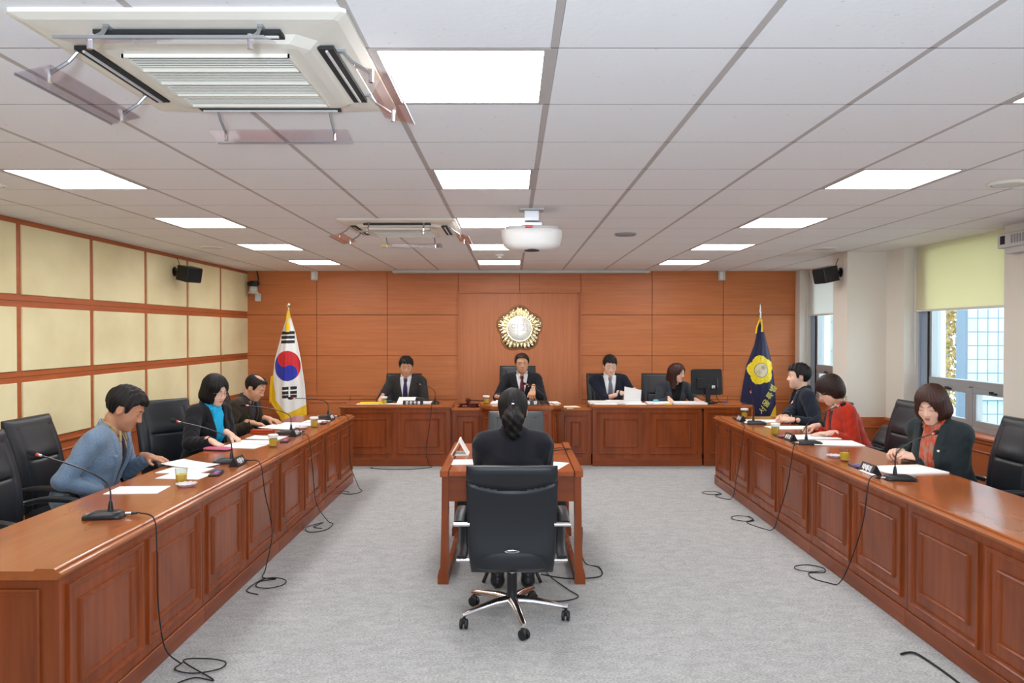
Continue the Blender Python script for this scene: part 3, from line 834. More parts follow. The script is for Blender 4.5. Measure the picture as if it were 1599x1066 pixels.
# ------------------------------------------------------------------ office chairs (face +y)
def build_chair(name, label, loc, rz, zt=1.08, zs=.48, w=.262, m='leather', group='black leather swivel chairs', zb=None, rot=0.0):
    c = thing(name, label, 'office chair', loc, rz, group)
    L = M[m]
    zb = zs - .02 if zb is None else zb
    NU, NV = 34, 96
    def surf(u, v, side):
        # u -1..1 across, v 0..1 up, side +1 front, -1 rear
        z = zb + v * (zt - zb)
        hz = max(0.0, (z - zs) / (zt - zs))
        y = -.205 - .115 * hz + .03 * math.sin(math.pi * min(1, hz * 1.1)) - .0
        if z < zs: y += (zs - z) * .55 * (zs - z) / .16
        ww = w * (1 - .10 * (1 - v) ** 2 - .04 * v ** 3)
        ru = (1 - abs(u) ** 7) * (1 - abs(2 * v - 1) ** 14)
        t = (.038 if side > 0 else .030) * max(0, ru) ** .42
        t += (.014 * (1 - u * u) * math.sin(math.pi * v)) if side > 0 else -.010 * (1 - u * u) * math.sin(math.pi * v)
        # stitched grooves
        if side > 0:
            g = math.exp(-((v - .56) / .014) ** 2) * max(0, 1 - (abs(u) / .62) ** 8)
            t -= .014 * g
            t -= .010 * math.exp(-((abs(u) - .66) / .03) ** 2) * (1 if v < .9 else 0)
            if v > .56: t += .010 * math.exp(-((v - .64) / .06) ** 2) * (1 - abs(u))
        else:
            vs_ = .775 + .085 * (u * u)
            t -= .014 * math.exp(-((v - vs_) / .024) ** 2)
            if v > vs_: t += .010
        return (u * ww, y + side * t, z)
    vs, fs = [], []
    us = [math.copysign(1 - (1 - abs(q)) ** 1.5, q) for q in np.linspace(-1, 1, NU + 1)]
    vv = [.5 + .5 * math.copysign(1 - (1 - abs(q)) ** 1.35, q) for q in np.linspace(-1, 1, NV + 1)]
    for side in (1, -1):
        for v in vv:
            for u in us: vs.append(surf(u, v, side))
    n1 = (NU + 1) * (NV + 1)
    for sidx in (0, 1):
        for j in range(NV):
            for i in range(NU):
                a = sidx * n1 + j * (NU + 1) + i
                fs.append((a, a + 1, a + NU + 2, a + NU + 1))
    for j in range(NV):
        for i in (0, NU):
            a = j * (NU + 1) + i
            fs.append((a, a + NU + 1, n1 + a + NU + 1, n1 + a))
    for i in range(NU):
        for j in (0, NV):
            a = j * (NU + 1) + i
            fs.append((a, a + 1, n1 + a + 1, n1 + a))
    MB().add(vs, fs, L).build('backrest', c, smooth=True)
    seat = superloft([(zs - .12, 0, .01, .21, .20), (zs - .10, 0, .01, .24, .235), (zs - .04, 0, .015, .255, .25), (zs - .01, 0, .015, .25, .245), (zs + .005, 0, .015, .22, .215), (zs + .008, 0, .01, .12, .12)], 36, 4.5)
    MB().add(*seat, L).build('seat', c, smooth=True)
    for s in (-1, 1):
        a = MB()
        x = s * .295
        path = spline([(x, -.20, zs + .15), (x, -.08, zs + .175), (x, .10, zs + .165), (x, .20, zs + .12), (x, .17, zs + .03), (x * .97, .05, zs - .05), (x * .97, -.12, zs - .07)], 6)
        P = [Vector(q) for q in path]
        vs, fs = [], []
        for i, p_ in enumerate(P):
            d_ = (P[min(i + 1, len(P) - 1)] - P[max(i - 1, 0)]).normalized()
            nrm = Vector((1, 0, 0)).cross(d_)
            th = .017
            k = 12
            for q in range(k):
                an = 2 * math.pi * q / k
                vs.append(tuple(p_ + Vector((1, 0, 0)) * (.030 * math.copysign(abs(math.cos(an)) ** .6, math.cos(an))) + nrm * (th * math.copysign(abs(math.sin(an)) ** .7, math.sin(an)))))
            if i: fs += [((i - 1) * k + q, (i - 1) * k + (q + 1) % k, i * k + (q + 1) % k, i * k + q) for q in range(k)]
        fs += [tuple(range(11, -1, -1)), tuple((len(P) - 1) * 12 + q for q in range(12))]
        a.add(vs, fs, L)
        arm = a.build('armrest', c, smooth=True)
        MB().tube([(s * .235, -.225, zs + .15), (s * .325, -.225, zs + .15)], .012, M['chrome'], 12).build('upper_bracket', arm, smooth=True)
        MB().tube([(s * .2, -.14, zs - .075), (s * .315, -.14, zs - .075)], .011, M['chrome'], 12).build('lower_bracket', arm, smooth=True)
    MB().tube([(0, 0, .10), (0, 0, zs - .19)], .030, M['black'], 16).tube([(0, 0, zs - .2), (0, 0, zs - .11)], .02, M['chrome'], 12).box(-.08, .08, -.10, .10, zs - .125, zs - .10, M['black'], b=.01).build('gas_column', c, smooth=True)
    for k in range(5):
        a = R(-78 + 72 * k) + rot
        T = Matrix.Rotation(a, 4, 'Z')
        l = MB()
        vs, fs = [], []
        for x, z, hw, hh in ((.02, .115, .032, .026), (.12, .112, .026, .022), (.22, .098, .021, .018), (.30, .085, .019, .016), (.325, .080, .014, .013)):
            b0 = len(vs)
            for q in range(10):
                an = 2 * math.pi * q / 10
                vs.append((x, hw * math.cos(an), z + hh * math.sin(an)))
            if b0: fs += [(b0 - 10 + q, b0 - 10 + (q + 1) % 10, b0 + (q + 1) % 10, b0 + q) for q in range(10)]
        fs += [tuple(range(9, -1, -1)), tuple(len(vs) - 10 + q for q in range(10))]
        l.add(vs, fs, M['chrome'], T)
        leg = l.build('base_leg', c, smooth=True)
        TT = T @ TR(.315, 0, 0, 0, 0, R(35 + 50 * k))
        w_ = MB()
        for s in (-1, 1):
            w_.lathe([(.024, 0), (.0285, .004), (.0285, .014), (.022, .018)], M['black'], TT @ TR(0, s * .006 if s > 0 else -.006, .0285, R(-90 * s), 0, 0), 20)
        w_.box(-.02, .02, -.012, .012, .03, .062, M['black'], TT, b=.006)
        w_.tube([TT @ Vector((0, 0, .05)), TT @ Vector((0, 0, .075))], .008, M['black'])
        w_.build('caster', leg, smooth=True)
    return c

chair_w = build_chair('office_chair', 'black leather swivel chair turned its back to the camera, the witness sits on it', (.0, 4.45, 0), 0, zt=.955, zs=.46, w=.258, zb=.315, group='black leather swivel chairs')
e = MB()
e.add(*superloft([(0, 0, 0, .042, .008), (.0015, 0, 0, .040, .006)], 24, 2), M['chrome'], TR(0, -.268, .47, R(90), 0, 0))
e.add(*superloft([(.0016, 0, 0, .034, .0045), (.002, 0, 0, .033, .004)], 24, 2), M['black'], TR(0, -.268, .47, R(90), 0, 0))
e.build('oval_badge', chair_w)
chair_t = build_chair('office_chair', 'tall black leather chair at the left picture edge, empty', (-2.78, 4.36, 0), R(-92), zt=1.09, zs=.48)
for lab, x, y, rz in (
    ('tall black leather chair behind the man in the blue jacket', -3.04, 5.27, -90),
    ('tall black leather chair turned toward the camera behind the woman with the turquoise scarf', -2.80, 6.45, -126),
    ('tall black leather chair mostly hidden behind the balding man in brown', -2.82, 8.08, -90),
    ('tall black leather chair standing empty between the red-jacketed woman and the window', 3.09, 6.42, 94),
    ('tall black leather chair behind the woman with the orange scarf, at the right picture edge', 3.16, 5.13, 90),
    ('black leather chair behind the man with the purple tie', -1.53, 10.50, 180),
    ('black leather chair behind the man with the grey tie', 1.33, 10.52, 184),
    ('wide black leather chair beside the long-haired woman at the computer', 2.04, 10.50, 170)):
    dup(chair_t, (x, y, 0), R(rz), lab)
dup(chair_t, (.08, 10.50, .11), R(180), 'high black leather chair of the man under the gold emblem')
chair_g = build_chair('office_chair', 'dark grey leather chair on the far side of the middle table, facing the camera', (.038, 6.68, 0), R(180), zt=.95, zs=.46, m='leather_g')
dup(chair_g, (3.20, 8.12, 0), R(88), 'low dark leather chair behind the man in the navy jacket by the far window')
build_chair('office_chair', 'low-backed black seat hidden behind the woman in the red jacket', (3.19, 7.0, 0), R(86), zt=.80, zs=.46, m='leather')
# the raised chair stands on a small platform behind the central desk
pf = thing('platform', 'low wooden platform under the chair beneath the gold emblem', 'platform', (.118, 10.55, 0))
MB().box(-.55, .55, -.5, .7, 0, .108, M['desk_h'], b=.004).build('step', pf)

# ------------------------------------------------------------------ microphones
ZT = .745      # bench worktop level
def mic(label, bx, by, z, sx, tip, cable, rz=0.0, ang=None):
    """sx: direction (unit xy) from base toward the front edge (connector side)"""
    c = thing('desk_microphone', label, 'microphone', (bx, by, z), 0, 'gooseneck desk microphones')
    a = math.atan2(sx[1], sx[0])
    T = Matrix.Rotation(a, 4, 'Z')
    b = MB()
    vs, fs = superloft([(0, 0, 0, .095, .050), (.004, 0, 0, .097, .052), (.018, 0, 0, .094, .050), (.030, .012, 0, .070, .042), (.034, .015, 0, .062, .036)], 36, 5)
    b.add(vs, fs, M['black'], T)
    b.build('base', c, smooth=True)
    MB().box(-.085, -.05, -.02, .02, .018, .027, M['bracket'], T, b=.003).build('talk_button', c)
    g = MB()
    n0 = T @ Vector((.03, 0, .03))
    tipv = Vector(tip) - Vector((bx, by, z))
    g.tube([n0, n0 + Vector((0, 0, .025)), n0 + Vector((0, 0, .055))], [.014, .012, .007], M['black'], 12)
    m1 = n0 + Vector((0, 0, .13)) + (tipv - n0) * .04
    m2 = n0 + (tipv - n0) * .36 + Vector((0, 0, .11))
    d = (tipv - m2).normalized()
    g.tube(spline([n0 + Vector((0, 0, .05)), m1, m2, tipv - d * .05], 8), .0042, M['black'], 8)
    g.build('gooseneck', c, smooth=True)
    MB().tube([tipv - d * .055, tipv - d * .040], .0085, M['red_led'], 12).build('light_ring', c, smooth=True)
    MB().tube([tipv - d * .07, tipv - d * .055], .0065, M['steel'], 12).build('collar', c, smooth=True)
    MB().tube([tipv - d * .042, tipv - d * .036, tipv - d * .015, tipv + d * .0, tipv + d * .006], [.010, .0145, .0155, .012, .005], M['foam'], 14).build('foam_cover', c, smooth=True)
    k0 = T @ Vector((.094, .02, .014))
    dv = T @ Vector((1, 0, 0))
    MB().tube([k0, k0 + dv * .028], .0085, M['steel'], 12).tube([k0 + dv * .028, k0 + dv * .055], [.0085, .005], M['black'], 10).build('plug', c, smooth=True)
    pts = [k0 + dv * .05] + [Vector(p_) - Vector((bx, by, z)) for p_ in cable]
    run = [Vector((q.x, q.y, max(q.z, .005 - z))) for q in spline(pts, 8)]
    MB().tube(run, .0036, M['black_soft'], 6).build('cable', c, smooth=True)
    return c
def coil(cx, cy, r, n, ph=0.0, z=.005, ecc=.55):
    return [(cx + r * (1 - .06 * i / 6) * math.cos(ph + i * math.pi / 3), cy + ecc * r * (1 + .1 * math.sin(i)) * math.sin(ph + i * math.pi / 3), z + .0015 * i) for i in range(n)]
XF = FL + .034           # just in front of the left bench lip
L_ = (1, 0)
mic('closest microphone on the left bench, its cable falling to the lower left corner', -2.05, 3.82, ZT, (.985, .17), (-2.44, 3.84, 1.075),
    [(-1.86, 3.80, .775), (-1.752, 3.72, .765), (-1.73, 3.70, .62), (-1.74, 3.73, .35), (-1.74, 3.80, .10), (-1.68, 3.83, .01)] + coil(-1.56, 3.80, .13, 7, 2.6, ecc=.6) + coil(-1.50, 3.58, .10, 6, .9, ecc=.9))
mic('microphone between the man in the blue jacket and the woman with the turquoise scarf', -2.03, 5.42, ZT, (.985, .17), (-2.44, 5.45, 1.05),
    [(-1.86, 5.36, .775), (-1.752, 5.29, .765), (-1.725, 5.31, .55), (-1.72, 5.45, .25), (-1.72, 5.30, .03), (-1.70, 5.18, .006)] + coil(-1.60, 5.05, .10, 8, 1.6, ecc=1.0) + [(-1.72, 4.92, .006), (-1.62, 4.84, .006)])
mic('microphone before the balding man in brown', -2.06, 6.99, ZT, (.985, .17), (-2.49, 7.0, 1.01),
    [(-1.86, 6.75, .775), (-1.752, 6.56, .765), (-1.72, 6.56, .50), (-1.70, 6.60, .20), (-1.62, 6.68, .02), (-1.56, 6.62, .006), (-1.58, 6.42, .006), (-1.70, 6.36, .006), (-1.76, 6.52, .006), (-1.66, 6.68, .006), (-1.70, 6.52, .006), (-1.62, 6.48, .006)])
mic('microphone at the far end of the left bench, beside the white flag', -2.03, 8.28, ZT, (.985, .17), (-2.38, 8.1, .975),
    [(-1.86, 8.22, .775), (-1.752, 8.12, .765), (-1.73, 8.10, .50), (-1.72, 8.12, .25), (-1.64, 8.12, .03), (-1.58, 8.0, .006), (-1.64, 7.86, .006), (-1.75, 7.88, .006), (-1.80, 8.02, .006), (-1.70, 7.94, .006)])
XG = FR - .034
mic('microphone before the man in the navy jacket, in front of the navy flag', 2.48, 7.72, ZT, (-.985, .17), (2.40, 7.70, 1.13),
    [(2.30, 7.50, .775), (2.215, 7.26, .765), (2.20, 7.30, .55), (2.19, 7.42, .25), (2.19, 7.58, .02), (2.10, 7.68, .006)] + coil(2.07, 7.88, .10, 8, -1.4, ecc=.9))
mic('microphone before the woman in the red jacket', 2.48, 6.33, ZT, (-.985, .17), (2.67, 6.10, 1.11),
    [(2.32, 6.18, .775), (2.215, 5.99, .765), (2.195, 6.04, .50), (2.185, 6.20, .22), (2.185, 6.38, .02), (2.10, 6.55, .006)] + coil(2.06, 6.80, .10, 9, -1.5, ecc=1.1))
mic('microphone closest to the woman with the orange scarf', 2.45, 4.80, ZT, (-.985, .17), (2.80, 5.0, 1.025),
    [(2.31, 4.76, .775), (2.215, 4.71, .765), (2.195, 4.75, .50), (2.18, 4.88, .22), (2.15, 5.02, .01), (2.05, 5.15, .006)] + coil(2.10, 5.36, .11, 8, -1.9, ecc=.8))
mic('microphone before the man with the purple tie', -.985, 9.78, .755, (0, -1), (-1.24, 9.92, 1.01),
    [(-.99, 9.60, .78), (-1.0, 9.49, .765), (-1.03, 9.49, .50), (-1.07, 9.49, .22), (-1.04, 9.46, .05), (-1.0, 9.41, .006), (-1.25, 9.27, .006), (-1.55, 9.28, .006), (-1.73, 9.34, .006), (-1.72, 9.40, .006)])
mic('microphone of the chairman under the gold emblem', .40, 9.62, .775, (.3, -.95), (.135, 9.62, 1.03),
    [(.45, 9.47, .80), (.515, 9.43, .785), (.55, 9.40, .70), (.56, 9.39, .40), (.56, 9.36, .10), (.56, 9.30, .006)])

# floor and table cables
c = MB().tube(spline([(.44, 5.9, .77), (.25, 5.85, .765), (.35, 6.0, .764), (.42, 5.95, .77), (.470, 5.85, .768), (.492, 5.80, .70), (.495, 5.75, .4), (.51, 5.65, .10), (.53, 5.5, .008), (.62, 5.40, .006), (.60, 5.20, .006), (.38, 5.16, .006), (.20, 5.25, .006)], 8), .004, M['black_soft'], 6).build('table_cable', smooth=True)
tag(c, 'black cable hanging over the right edge of the middle table', 'cable')
c = MB().tube(spline([(.30, 5.6, .006), (.24, 5.3, .006), (.36, 4.95, .006), (.42, 4.8, .006), (.30, 4.72, .006), (.16, 4.75, .006)], 8), .0035, M['black_soft'], 6).build('floor_cable', smooth=True)
tag(c, 'thin black cable looping on the carpet beside the witness chair', 'cable')
c = MB().tube(spline([(2.02, 3.94, .006), (2.09, 3.95, .010), (2.12, 3.85, .006), (2.13, 3.6, .006), (2.10, 3.3, .006)], 8), .006, M['black_soft'], 6).build('floor_cable', smooth=True)
tag(c, 'thick black cable end lying on the carpet in the lower right corner', 'cable')
c = MB().tube(spline([(.50, 5.92, .35), (.52, 5.75, .25), (.50, 5.72, .12), (.53, 5.76, .2), (.52, 5.7, .05), (.49, 5.6, .015), (.44, 5.45, .01)], 8), .006, M['black_soft'], 6).build('power_cable', smooth=True)
tag(c, 'bundled black cable hanging by the right leg of the middle table', 'cable')

# ------------------------------------------------------------------ name plates, glasses, papers
def plate(label, x, y, z, rz, s, w=.17, h=.062, size=.043, plain=False):
    """text faces local -y"""
    p_ = thing('name_plate', label, 'name plate', (x, y, z), rz, 'black name plates')
    d_ = .036
    MB().add([(-w / 2, -d_, 0), (w / 2, -d_, 0), (w / 2, -.004, h), (-w / 2, -.004, h), (-w / 2, d_, 0), (w / 2, d_, 0), (w / 2, .004, h), (-w / 2, .004, h)],
             [(0, 1, 2, 3), (4, 7, 6, 5), (0, 3, 7, 4), (1, 5, 6, 2), (3, 2, 6, 7), (0, 4, 5, 1)], M['black']).build('prism', p_)
    sl = math.atan2(h, d_ - .004)
    text('lettering', s, size, TR(0, -(d_ + .004) / 2 - .0015, h / 2 + .0008, sl, 0, 0), M['letter'], p_, .0006, .0012)
    return p_
plate('black name plate with white characters beside the second microphone of the left bench', -1.925, 5.34, ZT, R(90), '이윤수')
plate('black name plate with white characters between the tea glass and microphone of the balding man', -1.955, 6.86, ZT, R(90), '김인수')
plate('black name plate with white characters at the far end of the left bench', -1.935, 8.10, ZT, R(90), '오세영')
plate('black name plate with white characters before the man in the navy jacket', 2.40, 7.98, ZT, R(-90), '김수호')
plate('black name plate with white characters before the woman in the red jacket', 2.40, 6.56, ZT, R(-90), '송주호')
plate('black name plate with white characters before the woman with the orange scarf', 2.375, 5.05, ZT, R(-90), '박애리', w=.19, size=.047)
plate('long black name plate with four white characters before the man with the purple tie', -1.255, 9.66, .755, 0, '전 문 위 원', w=.255, h=.055, size=.042)
plate('black name plate with two white characters under the hand of the chairman', .245, 9.39, .775, 0, '원   장', w=.17, h=.062, size=.048)

def glass(label, x, y, z=ZT, lid=False, lev=.045, r=.037, h=.095):
    g = thing('tea_glass', label, 'glass', (x, y, z), 0, 'tea glasses')
    MB().lathe([(r * .82, 0), (r * .86, .003), (r, h), (r * .95, h), (r * .80, .012), (.001, .010)], M['glass'], n=28, cap=False).lathe([(.001, 0), (r * .82, 0)], M['glass'], n=28, cap=False).build('tumbler', g, smooth=True)
    MB().lathe([(.001, .0125), (r * .79, .0125), (r * .88, .012 + lev), (.001, .012 + lev)], M['tea'], n=28, cap=False).build('tea', g, smooth=True)
    if lid:
        MB().lathe([(r * 1.12, h - .012), (r * 1.14, h + .004), (r * 1.0, h + .008), (.001, h + .010)], M['white'], n=28, cap=False).build('lid', g, smooth=True)
    return g
glass('open tea glass before the man in the blue jacket', -2.04, 4.69)
glass('white-lidded tea glass beside the papers of the woman with the turquoise scarf', -1.945, 6.19, lid=True, lev=.055)
glass('white-lidded tea glass beside the papers of the balding man', -1.94, 7.46, lid=True, lev=.055)
glass('white-lidded tea glass at the far end of the right bench', 2.535, 8.30, lid=True)
glass('white-lidded tea glass before the woman in the red jacket', 2.40, 6.935, lid=True, lev=.055)
glass('open tea glass before the woman with the orange scarf', 2.405, 5.50, lev=.05)
glass('white-lidded tea glass beside the yellow folder', -1.63, 9.70, .755, lid=True, lev=.05)
glass('white-lidded tea glass between gavel and chairman', -.325, 9.60, .775, lid=True, lev=.05)

def dish(label, x, y, z=ZT):
    mb = MB()
    n = 48
    vs, fs = [], []
    for r, zz in ((.035, 0), (.055, .012), (.062, .020), (.056, .018), (.040, .006), (.001, .004)):
        for i in range(n):
            a = 2 * math.pi * i / n
            q = r * (1 + (.05 * math.cos(a * 12) if r > .045 else 0))
            vs.append((q * math.cos(a), q * math.sin(a), zz + (.002 * math.cos(a * 12) if r > .05 else 0)))
    for k in range(5): fs += [(k * n + i, k * n + (i + 1) % n, (k + 1) * n + (i + 1) % n, (k + 1) * n + i) for i in range(n)]
    mb.add(vs, fs, M['glassdish'])
    o = mb.build('glass_saucer', smooth=True); o.location = (x, y, z)
    return tag(o, label, 'saucer', 'scalloped glass saucers')
M['glassdish'] = mat('frosted_pressed_glass', (0.86, 0.80, 0.84), 0.12, spec=0.8, trans=0.35)
dish('scalloped glass saucer beside the open tea glass of the man in the blue jacket', -1.97, 4.60)
dish('scalloped glass saucer beside the lidded tea glass of the balding man', -2.03, 7.33)
dish('scalloped glass saucer behind the tea glass of the woman with the orange scarf', 2.40, 5.66)

def sheet(label, x, y, z, rz, w=.21, l=.297, t=.003, m='paper', curl=0.0, name='paper_sheet', tilt=0.0, group='papers on the desks'):
    """papers: a thin bent block, local x = width, y = length"""
    N = 10
    vs, fs = [], []
    for lvl in (0, 1):
        for j in range(N + 1):
            for i in (0, 1):
                v = j / N
                vs.append(((i - .5) * w, (v - .5) * l, (t if lvl else 0) + curl * (v ** 2) + tilt * v * l + (.0 if not lvl else 0)))
    k = 2 * (N + 1)
    for j in range(N):
        a = 2 * j
        fs += [(a, a + 1, a + 3, a + 2), (k + a, k + a + 2, k + a + 3, k + a + 1), (a, a + 2, k + a + 2, k + a), (a + 1, k + a + 1, k + a + 3, a + 3)]
    fs += [(0, k, k + 1, 1), (2 * N, 2 * N + 1, k + 2 * N + 1, k + 2 * N)]
    o = MB().add(vs, fs, M[m]).build(name)
    o.location = (x, y, z); o.rotation_euler = (0, 0, rz)
    return tag(o, label, 'papers' if name != 'booklet' else 'booklet', group)
Z0 = ZT + .0005
sheet('single white sheet lying alone on the left bench, closest to the camera', -2.21, 4.49, Z0, R(4), .30, .21)
sheet('white sheets under the fingers of the man in the blue jacket', -2.20, 5.12, Z0, R(82), .21, .30, .004)
sheet('upper loose sheets beside the name plate and fingers of the man in the blue jacket', -2.24, 5.30, Z0 + .005, R(70), .21, .32, .003, curl=.018)
sheet('lower white sheet beneath the lidded glass side of the left bench', -2.12, 4.93, Z0, R(84), .20, .29, .002)
sheet('white sheets closest to the pink wallet', -2.20, 6.22, Z0, R(80), .21, .32, .003)
sheet('white sheets in the middle before the woman with the turquoise scarf', -2.18, 6.45, Z0, R(84), .21, .32, .003)
sheet('white sheets furthest before the woman with the turquoise scarf', -2.16, 6.70, Z0, R(86), .20, .30, .004, curl=.006)
sheet('white sheets under the hands of the balding man', -2.25, 7.40, Z0 + .004, R(75), .25, .34, .004, curl=.008)
sheet('white sheets beyond the hands of the balding man', -2.17, 7.68, Z0 + .002, R(84), .25, .36, .004)
sheet('white sheets beside the far name plate of the left bench', -2.04, 7.95, Z0, R(86), .2, .25, .003)
sheet('open white papers between the hands of the man in the navy jacket and his microphone', 2.62, 7.95, Z0, R(94), .25, .42, .005, curl=.004)
sheet('white papers beside the elbow of the man in the navy jacket', 2.70, 7.42, Z0, R(92), .23, .40, .004)
sheet('white papers under the pen of the woman in the red jacket', 2.66, 6.75, Z0, R(96), .28, .40, .006)
sheet('thick open papers beside the microphone of the woman in the red jacket', 2.70, 6.38, Z0, R(86), .30, .40, .006, curl=.004)
sheet('open white papers under the clasped hands of the woman with the orange scarf', 2.66, 5.14, Z0, R(100), .30, .42, .008, curl=.0)
sheet('small white slip before the name plate of the woman with the orange scarf', 2.335, 4.98, ZT + .011, R(0), .035, .22, .001)
Z1 = .7555
sheet('white papers under the hand of the man with the purple tie', -1.50, 9.72, Z1, R(3), .34, .22, .006)
sheet('raised open sheet behind the long name plate', -1.36, 9.80, Z1 + .01, R(0), .22, .25, .004, tilt=.25)
sheet('thick white stack right of the long name plate', -1.03, 9.72, Z1, R(0), .20, .22, .014) if False else None
sheet('thick white papers between the long name plate and microphone', -1.17, 9.86, Z1, R(0), .30, .22, .018)
o = sheet('yellow folder left of the lidded glass', -1.80, 9.76, Z1 + .012, R(6), .30, .23, .006, 'yellow', name='paper_folder'); o['category'] = 'folder'
sheet('white papers under the yellow folder', -1.83, 9.73, Z1, R(-3), .28, .24, .010)
sheet('white papers under the arms of the chairman', .02, 9.72, .7755, R(0), .46, .26, .010, tilt=.05)
sheet('white paper right of the chairman microphone', .51, 9.72, .7755, R(8), .18, .25, .006)
sheet('white papers left of the chairman beside the tea glass', -.16, 9.66, .7755, R(-5), .2, .25, .016)
sheet('ivory sheets on the narrow side cabinet', .77, 9.72, .7125, R(10), .20, .26, .008, 'ivory')
sheet('white sheets under the ivory sheets on the narrow side cabinet', .74, 9.80, .7125, R(4), .20, .22, .006)
for i, (x, y, w, l, t, z, lab) in enumerate((
    (1.18, 9.66, .28, .20, .018, 0, 'short thick stack at the left front corner of the shared clerk desk'),
    (1.18, 9.92, .36, .24, .022, 0, 'loose white papers left of the man with the grey tie'),
    (1.56, 9.66, .26, .20, .016, 0, 'short thick stack at the front middle of the shared clerk desk'),
    (1.45, 9.90, .44, .26, .030, 0, 'wide white pile under the hands of the man with the grey tie'),
    (1.88, 9.82, .30, .26, .018, 0, 'papers with clips left of the hand of the long-haired woman'),
    (2.28, 9.80, .42, .26, .022, 0, 'wide white document before the long-haired woman'))):
    sheet(lab, x, y, Z1 + z, R(2 - i), w, l, t)
# the sheaf that the clerk lifts
vs, fs = [], []
for lvl in (0, 1):
    for j in range(9):
        for i in (0, 1):
            v = j / 8
            vs.append(((i - .5) * .22 + .03 * v * (i * 2 - 1) * 0, .10 - .07 * v + lvl * .006 * (1 - v), .001 + .19 * v ** .9 - (.045 * v if i else 0)))
for j in range(8):
    a = 2 * j; k = 18
    fs += [(a, a + 1, a + 3, a + 2), (k + a, k + a + 2, k + a + 3, k + a + 1), (a, a + 2, k + a + 2, k + a), (a + 1, k + a + 1, k + a + 3, a + 3)]
fs += [(0, 18, 19, 1), (16, 17, 35, 34)]
o = MB().add(vs, fs, M['paper']).build('paper_sheaf'); o.location = (1.56, 9.78, Z1 + .030)
tag(o, 'upright sheaf of white pages held up by the man with the grey tie', 'papers')

def gadget(label, x, y, rz, strips):
    g = thing('mobile_phone', label, 'mobile phone', (x, y, ZT), rz, 'dark gadgets with coloured stickers')
    MB().box(-.035, .035, -.085, .085, 0, .014, M['black'], b=.005).build('casing', g)
    MB().box(-.030, .030, -.02, .078, .014, .0145, M['ph_screen']).build('screen', g)
    for i, m in enumerate(strips):
        MB().box(.008 - i * .014, .020 - i * .014, -.075, .03, .0145, .016, M[m]).build('sticker', g)
gadget('black gadget with pink and violet stripes beside the closest name plate of the left bench', -1.945, 5.00, R(10), ['ph_purple', 'ph_red'])
gadget('black gadget with violet stripes beside the lidded glass of the woman with the turquoise scarf', -1.94, 6.50, R(10), ['ph_purple', 'ph_red'])
gadget('black gadget with violet stripes beside the lidded glass of the balding man', -1.92, 7.78, R(10), ['ph_purple', 'ph_red'])
gadget('black gadget with violet stripes beside the far lidded glass of the right bench', 2.42, 8.20, R(-8), ['ph_purple', 'ph_red'])
gadget('black gadget with red stripes beside the name plate of the woman in the red jacket', 2.385, 6.78, R(-8), ['ph_purple', 'ph_red'])
gadget('black gadget with blue stripe between the open tea glass and the closest right-bench name plate', 2.385, 5.27, R(-8), ['blue_p', 'ph_purple'])
w = thing('wallet', 'pink wallet lying open at the edge of the left bench', 'wallet', (-2.325, 6.02, ZT), R(75))
MB().add(*superloft([(0, 0, 0, .055, .11), (.008, 0, 0, .055, .11)], 28, 6), M['black']).build('lower_flap', w)
MB().add(*superloft([(.009, 0, 0, .054, .11), (.014, 0, 0, .056, .112), (.022, 0, 0, .050, .105)], 28, 6), M['pink']).build('upper_flap', w, smooth=True)
w = thing('pen_case', 'reddish-brown case lying between two sets of papers on the left bench', 'case', (-2.30, 7.02, ZT), R(85))
MB().box(-.045, .045, -.10, .10, 0, .022, M['red_case'], b=.005).build('box', w); MB().box(-.046, .046, -.101, .101, .023, .036, M['red_case'], b=.005).build('lid', w)
MB().tube([(2.648, 6.95, .752), (2.70, 7.005, .80), (2.735, 7.04, .835)], .004, M['black'], 8).build('pen', smooth=True)
tag([o for o in COL.objects if o.name == 'pen'][0], 'black pen in the hand of the woman in the red jacket', 'pen')

g = thing('gavel_block', 'dark scalloped wooden gavel block on the narrow cabinet', 'gavel block', (-.555, 9.78, .712))
vs, fs = [], []
prof = [(.125, 0), (.135, .006), (.135, .018), (.115, .024), (.110, .034), (.125, .040), (.125, .050), (.10, .056), (.05, .060)]
n = 64
for r, z in prof:
    for i in range(n):
        a = 2 * math.pi * i / n
        q = r * (1 + .06 * abs(math.cos(a * 4)))
        vs.append((q * math.cos(a), q * math.sin(a) * .8, z))
for k in range(len(prof) - 1): fs += [(k * n + i, k * n + (i + 1) % n, (k + 1) * n + (i + 1) % n, (k + 1) * n + i) for i in range(n)]
fs += [tuple(range(n - 1, -1, -1)), tuple((len(prof) - 1) * n + i for i in range(n))]
MB().add(vs, fs, M['cherry']).build('sound_block', g, smooth=True)
g = thing('gavel', 'dark wooden gavel resting on its block with handle toward the chairman', 'gavel', (-.555, 9.78, .772))
MB().lathe([(.022, -.045), (.028, -.040), (.028, -.028), (.022, -.024), (.025, 0), (.022, .024), (.028, .028), (.028, .040), (.022, .045)], M['cherry'], TR(-.01, 0, .030, R(90), 0, R(15)), 24).build('gavel_head', g, smooth=True)
MB().tube([(0, 0, .032), (.12, -.005, .026), (.26, -.01, .020)], [.006, .0075, .009], M['cherry'], 10).build('handle', g, smooth=True)

